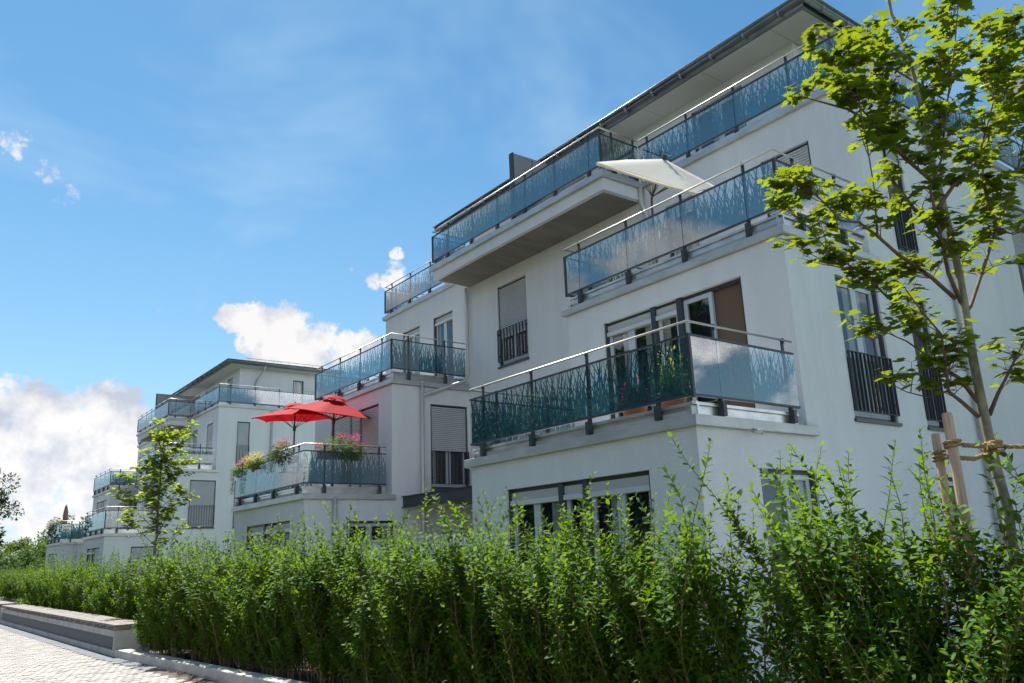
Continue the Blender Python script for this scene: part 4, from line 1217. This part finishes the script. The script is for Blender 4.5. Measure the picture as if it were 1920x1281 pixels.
# ------------------------------------------------------------------ maples
BR = {
    'upleft': [(5.865, 2.663, 4.441), (5.655, 2.758, 4.716), (5.459, 2.843, 4.831), (5.24, 2.945, 4.879), (5.085, 2.999, 4.9)],
    'uptop': [(5.697, 2.915, 5.015), (5.652, 2.886, 5.319), (5.569, 2.948, 5.493), (5.531, 2.977, 5.618)],
    'rightmid': [(6.383, 2.338, 3.883), (6.363, 2.227, 3.784), (6.371, 2.097, 3.823)],
    'trunk': [(6.03, 2.48, 0.0), (6.025, 2.485, 0.8), (6.013, 2.491, 1.62), (6.025, 2.481, 1.795), (6.005, 2.496, 2.082), (5.996, 2.503, 2.376), (5.991, 2.507, 2.832), (6.003, 2.498, 3.469), (5.993, 2.506, 3.887), (5.966, 2.525, 4.373), (5.966, 2.526, 4.682), (5.952, 2.536, 5.112), (5.939, 2.546, 5.363), (5.882, 2.589, 5.686), (5.877, 2.592, 6.121), (5.85, 2.6, 6.6)],
    'right': [(5.995, 2.504, 3.194), (6.112, 2.505, 3.273), (6.335, 2.427, 3.652), (6.511, 2.384, 3.927), (6.722, 2.316, 4.223), (6.913, 2.262, 4.556), (7.132, 2.187, 5.07), (7.35, 2.113, 5.718)],
    'leftup': [(5.982, 2.514, 3.275), (5.86, 2.511, 3.48), (5.776, 2.48, 3.67), (5.69, 2.451, 3.878), (5.605, 2.421, 4.043), (5.619, 2.317, 4.221), (5.625, 2.218, 4.595), (5.653, 2.104, 5.015), (5.674, 1.995, 5.485)],
    'leftup2': [(5.735, 2.449, 3.932), (6.021, 2.422, 4.182), (6.356, 2.358, 4.444), (6.681, 2.302, 4.981), (7.03, 2.228, 5.765)],
    'left': [(5.952, 2.536, 3.309), (5.739, 2.587, 3.459), (5.492, 2.662, 3.596), (5.303, 2.695, 3.709), (5.126, 2.718, 3.783), (4.943, 2.746, 3.764), (4.787, 2.753, 3.856), (4.641, 2.754, 3.913), (4.455, 2.783, 3.986)],
    'left2': [(5.264, 2.677, 3.695), (5.323, 2.675, 4.044), (5.356, 2.691, 4.526), (5.381, 2.714, 5.079)],
    'lowleft': [(5.974, 2.52, 2.547), (5.938, 2.599, 2.73), (5.918, 2.665, 2.799), (5.869, 2.755, 2.911), (5.891, 2.79, 3.071), (5.885, 2.847, 3.173), (5.87, 2.91, 3.341), (5.839, 2.985, 3.446), (5.793, 3.072, 3.601), (5.691, 3.201, 3.767), (5.65, 3.283, 3.855), (5.601, 3.372, 4.055), (5.516, 3.488, 4.252)],
    'lowleft2': [(5.791, 3.094, 3.625), (5.647, 3.14, 3.665), (5.49, 3.195, 3.687), (5.31, 3.268, 3.793)],
    'lowest': [(5.959, 2.531, 2.449), (5.781, 2.539, 2.535), (5.611, 2.542, 2.6), (5.516, 2.488, 2.697), (5.419, 2.436, 2.947), (5.227, 2.455, 3.097), (5.072, 2.446, 3.197)],
    'rightlow': [(6.023, 2.483, 2.455), (6.011, 2.398, 2.589), (5.994, 2.317, 2.691), (5.996, 2.222, 2.831), (6.022, 2.109, 3.012)],
    'midup': [(5.985, 2.511, 3.677), (5.946, 2.691, 4.03), (5.917, 2.862, 4.45), (6.074, 2.895, 4.934), (6.21, 2.943, 5.554), (6.308, 3.019, 6.059)],
    'midup2': [(5.977, 2.517, 4.188), (5.865, 2.663, 4.441), (5.814, 2.764, 4.698), (5.697, 2.915, 5.015), (5.682, 2.988, 5.387)],
    'up3': [(5.966, 2.526, 4.682), (6.208, 2.469, 5.147), (6.465, 2.402, 5.645), (6.685, 2.362, 6.229)],
    'twig1': [(5.844, 2.742, 2.909), (5.8, 2.859, 3.046), (5.764, 2.969, 3.129), (5.71, 3.092, 3.089)],
    'twig2': [(5.715, 2.589, 2.619), (5.665, 2.709, 2.591), (5.618, 2.828, 2.646), (5.601, 2.924, 2.72)],
    'far': [(6.495, 2.379, 3.922), (6.635, 2.461, 4.426), (6.912, 2.441, 4.878), (7.305, 2.333, 5.459), (7.612, 2.291, 6.145)],
}


def maple(T, branches, trunk_r, leaf_size, twig_n, seed, singles=0, leafmat='leaf_maple', thin=1.0, min_z=2.6):
    rg = np.random.default_rng(seed)
    P, A, N, S = [], [], [], []
    tk = branches['trunk']; zt = tk[-1][2]
    mb = MB(); mb.tube(tk, [max(.008, trunk_r * (1 - .88 * max(0.0, p[2] / zt) ** 1.15)) for p in tk], 14)
    trunk = mb.build('trunk', 'bark_maple', T, True)
    tw = MB()

    def leaf(p, d):
        # petiole, then the blade hanging out from it
        d = d / np.linalg.norm(d)
        pet = .5 * leaf_size * rg.uniform(.6, 1.2)
        q = p + d * pet
        tw.tube([Vector(p), Vector(q)], .0012, 3, False)
        ax = d * np.array([1, 1, .3]) + np.array([0, 0, -.28]) + rg.normal(0, .18, 3)
        P.append(q); A.append(ax); N.append(np.array([0, 0, 1.0]) + d * .35 + rg.normal(0, .24, 3)); S.append(leaf_size * rg.uniform(.65, 1.2))

    def twig(p, d, ln, r, depth):
        n = 4; path = [np.array(p)]; d = np.array(d, float)
        for k in range(n):
            d = d + rg.normal(0, .14, 3) + np.array([0, 0, .06]); d /= np.linalg.norm(d); path.append(path[-1] + d * ln / n)
        tw.tube([Vector(q) for q in path], [r, r * .8, r * .65, r * .5, r * .35], 4, False)
        m = max(2, int(ln / .065 * thin))
        for k in range(m):
            f = .2 + .8 * (k + 1) / m; i = min(int(f * n), n - 1); pos = path[i] + (path[i + 1] - path[i]) * (f * n - i)
            a = rg.uniform(0, 6.28)
            for s in (0, math.pi):
                if rg.random() < .12: continue
                sd_ = np.array([math.cos(a + s), math.sin(a + s), rg.uniform(.0, .5)])
                leaf(pos, sd_ + d * .4)
        if depth:
            for k in range(int(rg.integers(1, 3))):
                f = rg.uniform(.35, .85); i = min(int(f * n), n - 1); a = rg.uniform(0, 6.28)
                twig(path[i], np.array([math.cos(a), math.sin(a), .35]) + d * .6, ln * rg.uniform(.4, .65), r * .6, 0)

    for name, pts in branches.items():
        pts = [np.array(q) for q in pts]
        if name != 'trunk':
            r0 = .016 if len(pts) > 4 else .008
            mb = MB(); mb.tube([Vector(q) for q in pts], [max(.003, r0 * (1 - .8 * k / (len(pts) - 1))) for k in range(len(pts))], 7)
            mb.build('branch', 'bark_twig', T, True)
        seg = [(pts[k], pts[k + 1]) for k in range(len(pts) - 1)]
        tl_ = [np.linalg.norm(b2 - a) for a, b2 in seg]; L = sum(tl_)
        if name == 'trunk':
            m = int(twig_n * 1.3)
        else: m = max(3, int(twig_n * L * .78))
        for k in range(m):
            f = rg.random() ** .8 * L if name != 'trunk' else rg.uniform(.5, 1) * L
            f = max(f, .14 * L) if name != 'trunk' else f
            for (a, b2), l in zip(seg, tl_):
                if f <= l or (b2 is seg[-1][1]):
                    pos = a + (b2 - a) * min(1, f / l); d = (b2 - a) / l; break
                f -= l
            if pos[2] < min_z: continue
            ang = rg.uniform(0, 6.28)
            dd = np.array([math.cos(ang), math.sin(ang), rg.uniform(.0, .9)]) + d * .55
            twig(pos, dd, rg.uniform(.12, .36) * (leaf_size / .125), .0045, 1)
    tw.build('twig', 'bark_twig', T)
    P, A, N, S = np.array(P), np.array(A), np.array(N), np.array(S)
    tint = rg.random(len(P))
    if singles:
        eye = np.array([0, 0, HC]) - np.array(T.location)
        dist = np.linalg.norm(P - eye, axis=1)
        # inside the frame of the photograph and nearest
        fwd = P - eye; rt = fwd @ np.array([.80209, -.59604, -.03737]); up = fwd @ np.array([-.12176, -.22446, .96685]); dp = fwd @ np.array([.58466, .77095, .25261])
        vis = (np.abs(rt / dp) < .62) & (np.abs(up / dp) < .41)
        order = np.argsort(np.where(vis, dist / S * .1, 99)); pick = order[:singles]
        rest = np.ones(len(P), bool); rest[pick] = False
        var = []
        for k in range(5):
            var.append(leaf_mesh('leaf', MAPLE_V, MAPLE_F, [(0, 0, 0)], [(1, 0, 0)], [(0, 0, 1)], [1.0], leafmat, [k / 5 + .1]))
        for i in pick:
            a = A[i] / np.linalg.norm(A[i]); n_ = N[i] - a * np.dot(N[i], a); n_ /= np.linalg.norm(n_); b2 = np.cross(n_, a); s = S[i]
            o = put('leaf', var[int(tint[i] * 4.99)], T)
            o.matrix_local = Matrix(((a[0] * s, b2[0] * s, n_[0] * s, P[i][0]), (a[1] * s, b2[1] * s, n_[1] * s, P[i][1]), (a[2] * s, b2[2] * s, n_[2] * s, P[i][2]), (0, 0, 0, 1)))
    else: rest = np.ones(len(P), bool)
    put('foliage', leaf_mesh('foliage', MAPLE_V, MAPLE_F, P[rest], A[rest], N[rest], S[rest], leafmat, tint[rest]), T)['kind'] = 'stuff'
    return len(P)


T1 = empty('maple_tree', (6.03, 2.48, 0.02), 'young staked maple in front of the nearest house, its crown filling the right', 'tree', 'young maples along the hedge')
brl = {k: [(x - 6.03, y - 2.48, z - .02) for x, y, z in v] for k, v in BR.items()}
n_lv = maple(T1, brl, .045, .096, 14.5, 7, singles=298, min_z=2.35)

rg = random.Random(21)
def small_maple_branches(h, crown0, spread, nb):
    tr = [(rg.gauss(0, .015), rg.gauss(0, .015), z * h / 10) for z in range(11)]
    out = {'trunk': tr}
    for k in range(nb):
        z = crown0 + (h * .92 - crown0) * k / nb; a = k * 2.4; sp = spread * (1 - .6 * (z - crown0) / (h - crown0)) * rg.uniform(.7, 1.1)
        out['b%d' % k] = [(0, 0, z), (math.cos(a) * sp * .35, math.sin(a) * sp * .35, z + sp * .3), (math.cos(a) * sp * .7, math.sin(a) * sp * .7, z + sp * .62), (math.cos(a) * sp, math.sin(a) * sp, z + sp * .85)]
    return out


T2 = empty('maple_tree', (5.2, 21.6, 0.02), 'slender young maple rising from the hedge before the second house', 'tree', 'young maples along the hedge')
maple(T2, small_maple_branches(5.1, 2.0, 1.0, 22), .05, .13, 13, 8, thin=.8, leafmat='leaf_maple_lit', min_z=1.9)

# stakes and rope of the near maple
def stake(x, y, h, label, r=.042, lean=(0, 0)):
    T = empty('tree_stake', (x, y, 0), label, 'stake', 'wooden stakes round the near maple')
    mb = MB(); n = 12
    for j, (z, s) in enumerate(((-.3, 1), (h - .02, 1), (h, .86))):
        for k in range(n):
            a = 2 * math.pi * k / n; rr = r * s * (1 + .06 * math.cos(3 * a + .5))
            mb.v.append((rr * math.cos(a) + lean[0] * z, rr * math.sin(a) + lean[1] * z, z))
    for j in range(2):
        for k in range(n): mb.f.append((j * n + k, j * n + (k + 1) % n, (j + 1) * n + (k + 1) % n, (j + 1) * n + k))
    mb.f.append(tuple(range(2 * n, 3 * n)))
    o = mb.build('post', 'stake_wood', T)
    return T


stake(5.50, 2.525, 2.44, 'pale debarked stake left of the near maple, the taller one', .032)
stake(5.62, 2.68, 2.33, 'pale debarked stake just behind the taller one', .027)
stake(6.6, 1.75, 2.4, 'pale debarked stake right of the near maple, past the picture edge')
RP = empty('tree_tie', (6.0, 2.49, 2.2), 'thick brown coir rope tying the maple trunk to its stakes', 'rope')


def rope(path, r=.024):
    """a laid rope: three strands twisted round the path"""
    pts = []
    for k in range(len(path) - 1):
        a, b2 = Vector(path[k]), Vector(path[k + 1]); m = max(2, int((b2 - a).length / .012))
        pts += [a.lerp(b2, j / m) for j in range(m)]
    pts.append(Vector(path[-1])); mb = MB(); ph = 0
    for s in range(3):
        out = []
        for k, p in enumerate(pts):
            t = (pts[min(k + 1, len(pts) - 1)] - pts[max(k - 1, 0)]).normalized(); u_ = t.orthogonal().normalized() if abs(t.z) > .9 else t.cross(Vector((0, 0, 1))).normalized(); w_ = t.cross(u_)
            a = k * .55 + s * 2.094; out.append(p + (u_ * math.cos(a) + w_ * math.sin(a)) * r * .5)
        mb.tube(out, r * .56, 6)
    mb.build('strand', 'rope', RP, True)


def ring(cx, cy, z, r, n=14, dz=0.0, a0=0, a1=6.283): return [(cx + r * math.cos(a0 + (a1 - a0) * k / n), cy + r * math.sin(a0 + (a1 - a0) * k / n), z + dz * k / n) for k in range(n + 1)]


sx, sy = 5.50 - 6.0, 2.525 - 2.49
rope(ring(0, 0, .015, .052, 16, .05, 0, 12.0), .017); rope(ring(0, 0, -.03, .052, 14, .03), .017)
rope(ring(sx, sy, .01, .048, 16, .045, 0, 12.0), .012)
rope([(sx + .02, sy - .06, .02), (sx + .25, sy - .05, .025), (-.05, -.06, .03)], .016); rope([(sx + .02, sy + .05, -.045), (-.25, .03, -.055), (-.03, .065, -.02)], .016)
rope([(.03, -.06, .03), (.3, -.36, .0), (.6, -.73, -.03)], .016)
rope(ring(5.62 - 6.0, 2.68 - 2.49, -.06, .042, 16, .07, 0, 18), .010)
bpy.context.view_layer.update()


# ------------------------------------------------------------------ far trees, bushes, house, hill
def crown_tree(name, loc, h, r, trunk_h, label, seed, mat, n, size, cat='tree', group=None, squash=1.0):
    rg = np.random.default_rng(seed); T = empty(name, loc, label, cat, group)
    if trunk_h > .1:
        mb = MB(); mb.tube([(0, 0, 0), (0.05, 0, trunk_h), (0.1, 0.05, h * .7)], [r * .07, r * .05, r * .015], 8)
        for k in range(6):
            a = k * 1.1; zz = trunk_h + (h - trunk_h) * .1 * k
            mb.tube([(0, 0, zz), (math.cos(a) * r * .5, math.sin(a) * r * .5, zz + r * .4)], [r * .03, r * .01], 5)
        mb.build('trunk', 'bark_twig', T, True)
    P, A, N, S = [], [], [], []
    nc = 34
    for c in range(nc):
        u = rg.normal(0, 1, 3); u /= np.linalg.norm(u); f = rg.random() ** .4
        zc = trunk_h + (h - trunk_h) * (.5 + .5 * u[2] * f); taper = 1 - .45 * max(0, (zc - trunk_h) / (h - trunk_h) - .4)
        cen = np.array([u[0] * f * r * .8 * taper, u[1] * f * r * .8 * taper, zc]); cr = r * rg.uniform(.16, .36)
        m = n // nc
        d = rg.normal(0, 1, (m, 3)); d /= np.linalg.norm(d, axis=1, keepdims=True); q = cen + d * cr * (rg.random((m, 1)) ** .35) * np.array([1, 1, squash])
        P.append(q); A.append(d + rg.normal(0, .6, (m, 3))); N.append(d * .6 + np.array([0, 0, .7]) + rg.normal(0, .4, (m, 3))); S.append(size * rg.uniform(.6, 1.3, m))
    P, A, N, S = map(np.concatenate, (P, A, N, S))
    put('crown', leaf_mesh('crown', SMALL_V, SMALL_F, P, A, N, S, mat, rg.random(len(P))), T)
    return T


crown_tree('broadleaf_tree', (5.5, 72, -.1), 9.8, 2.2, 1.2, 'tall dark tree at the left edge beyond the hedge', 1, 'leaf_dark', 5200, .26)
crown_tree('broadleaf_tree', (7.0, 80, -.1), 5.2, .7, 1.0, 'thin grey-green tree right of the tall dark one', 2, 'leaf_dark', 1500, .22)
crown_tree('bush', (10.0, 86, -.1), 4.4, 2.6, .0, 'round bright green bush before the white gabled house', 3, 'leaf_far', 5200, .24, 'bush')
crown_tree('bush', (11.6, 88, -.1), 4.6, 1.8, .0, 'yellow-green bush right beside the far terrace corner', 4, 'leaf_bright', 3000, .24, 'bush')
crown_tree('bush', (8.2, 82, -.1), 3.4, 1.6, .0, 'small bush between the tall dark tree and the bright one', 5, 'leaf_far', 2600, .22, 'bush')
for k, (x, y, h, r, s_) in enumerate(((17.5, 128, 7.2, 3.4, 'leaf_far'), (13.8, 130, 5.6, 2.8, 'leaf_bright'), (20.5, 130, 9.4, 4.0, 'leaf_far'))):
    crown_tree('broadleaf_tree', (x, y, 0), h, r, 1.0, ('mid green tree on the far rise above the white gable', 'yellowish tree on the far rise left of the white gable', 'taller green tree on the far rise beside the terrace corner')[k], 30 + k, s_, 3600, .45, 'tree')
mb = MB(); nx, ny = 24, 8
for j in range(ny + 1):
    for i in range(nx + 1):
        x = -160 + 340 * i / nx; y = 135 + 200 * j / ny; fx = (x - 60) / 70
        mb.v.append((x, y, -.2 + 9.0 * math.exp(-fx * fx) * min(1, j / 3)))
for j in range(ny):
    for i in range(nx): a = j * (nx + 1) + i; mb.f.append((a, a + 1, a + nx + 2, a + nx + 1))
tag(mb.build('hill', 'grass_ground', None, True), kind='structure')
FH = empty('house', (12.75, 112, -1.6), 'small white gabled house among the far trees at left', 'house')
MB().prism([(-2.2, 0, 0), (2.2, 0, 0), (2.2, 0, 4.3), (0, 0, 5.7), (-2.2, 0, 4.3)], (0, 9, 0)).build('wall', 'far_wall', FH)
mb = MB(); mb.prism([(-2.4, -.2, 4.2), (0, -.2, 5.72), (0, -.2, 5.84), (-2.4, -.2, 4.32)], (0, 9.8, 0)); mb.prism([(2.4, -.2, 4.2), (2.4, -.2, 4.32), (0, -.2, 5.84), (0, -.2, 5.72)], (0, 9.8, 0)); mb.build('roof', 'far_roof', FH)
# low flowering plants in the bed by the bollard
for k, (x, y) in enumerate(((4.9, 35.2), (5.15, 37.6), (4.75, 38.8), (5.0, 40.2))):
    rg_ = random.Random(60 + k); T = empty('flowering_plant', (x, y, .03), 'low white-flowered plant in the bed by the bollard light', 'plant', 'low flowering plants by the bollard')
    P, A, N, S, Tn = cluster(rg_, 420, (0, 0, .3), .28, .28, .16, .09); put('foliage', leaf_mesh('foliage', SMALL_V, SMALL_F, P, A, N, S, 'leaf_bright', Tn), T)
    P, A, N, S, Tn = cluster(rg_, 70, (0, 0, .45), .25, .25, .12, .05); put('bloom', leaf_mesh('bloom', SMALL_V, SMALL_F, P, A, N, S, 'petal_white', Tn), T)
# trees across the path, seen in the balcony glass
for k, (x, y, h) in enumerate(((-14, 70, 7.5), (-19, 92, 8.5))):
    crown_tree('street_tree', (x, y, -.1), h, 2.6, 2.4, ('tree across the path mirrored in the terrace glass', 'farther tree across the path mirrored in the terrace glass')[k], 50 + k, 'leaf_dark', 4200, .22, 'tree')
BT = crown_tree('street_tree', (-20, 14, -.1), 19.0, 6.2, .6, 'dense unseen tree of the added row that darkens the first terrace glass', 53, 'leaf_dark', 30000, .42, 'tree', 'unseen dense trees added across the path')  # row out of view, added so the glass mirrors something dark
for k in range(1, 9):
    c = copy_tree(BT); c.location = (-20 - k * .7 + rng.uniform(-.8, .8), 14 + k * 5.2, -.1); c.rotation_euler = (0, 0, k * 1.9); c.scale = [rng.uniform(.92, 1.08)] * 3
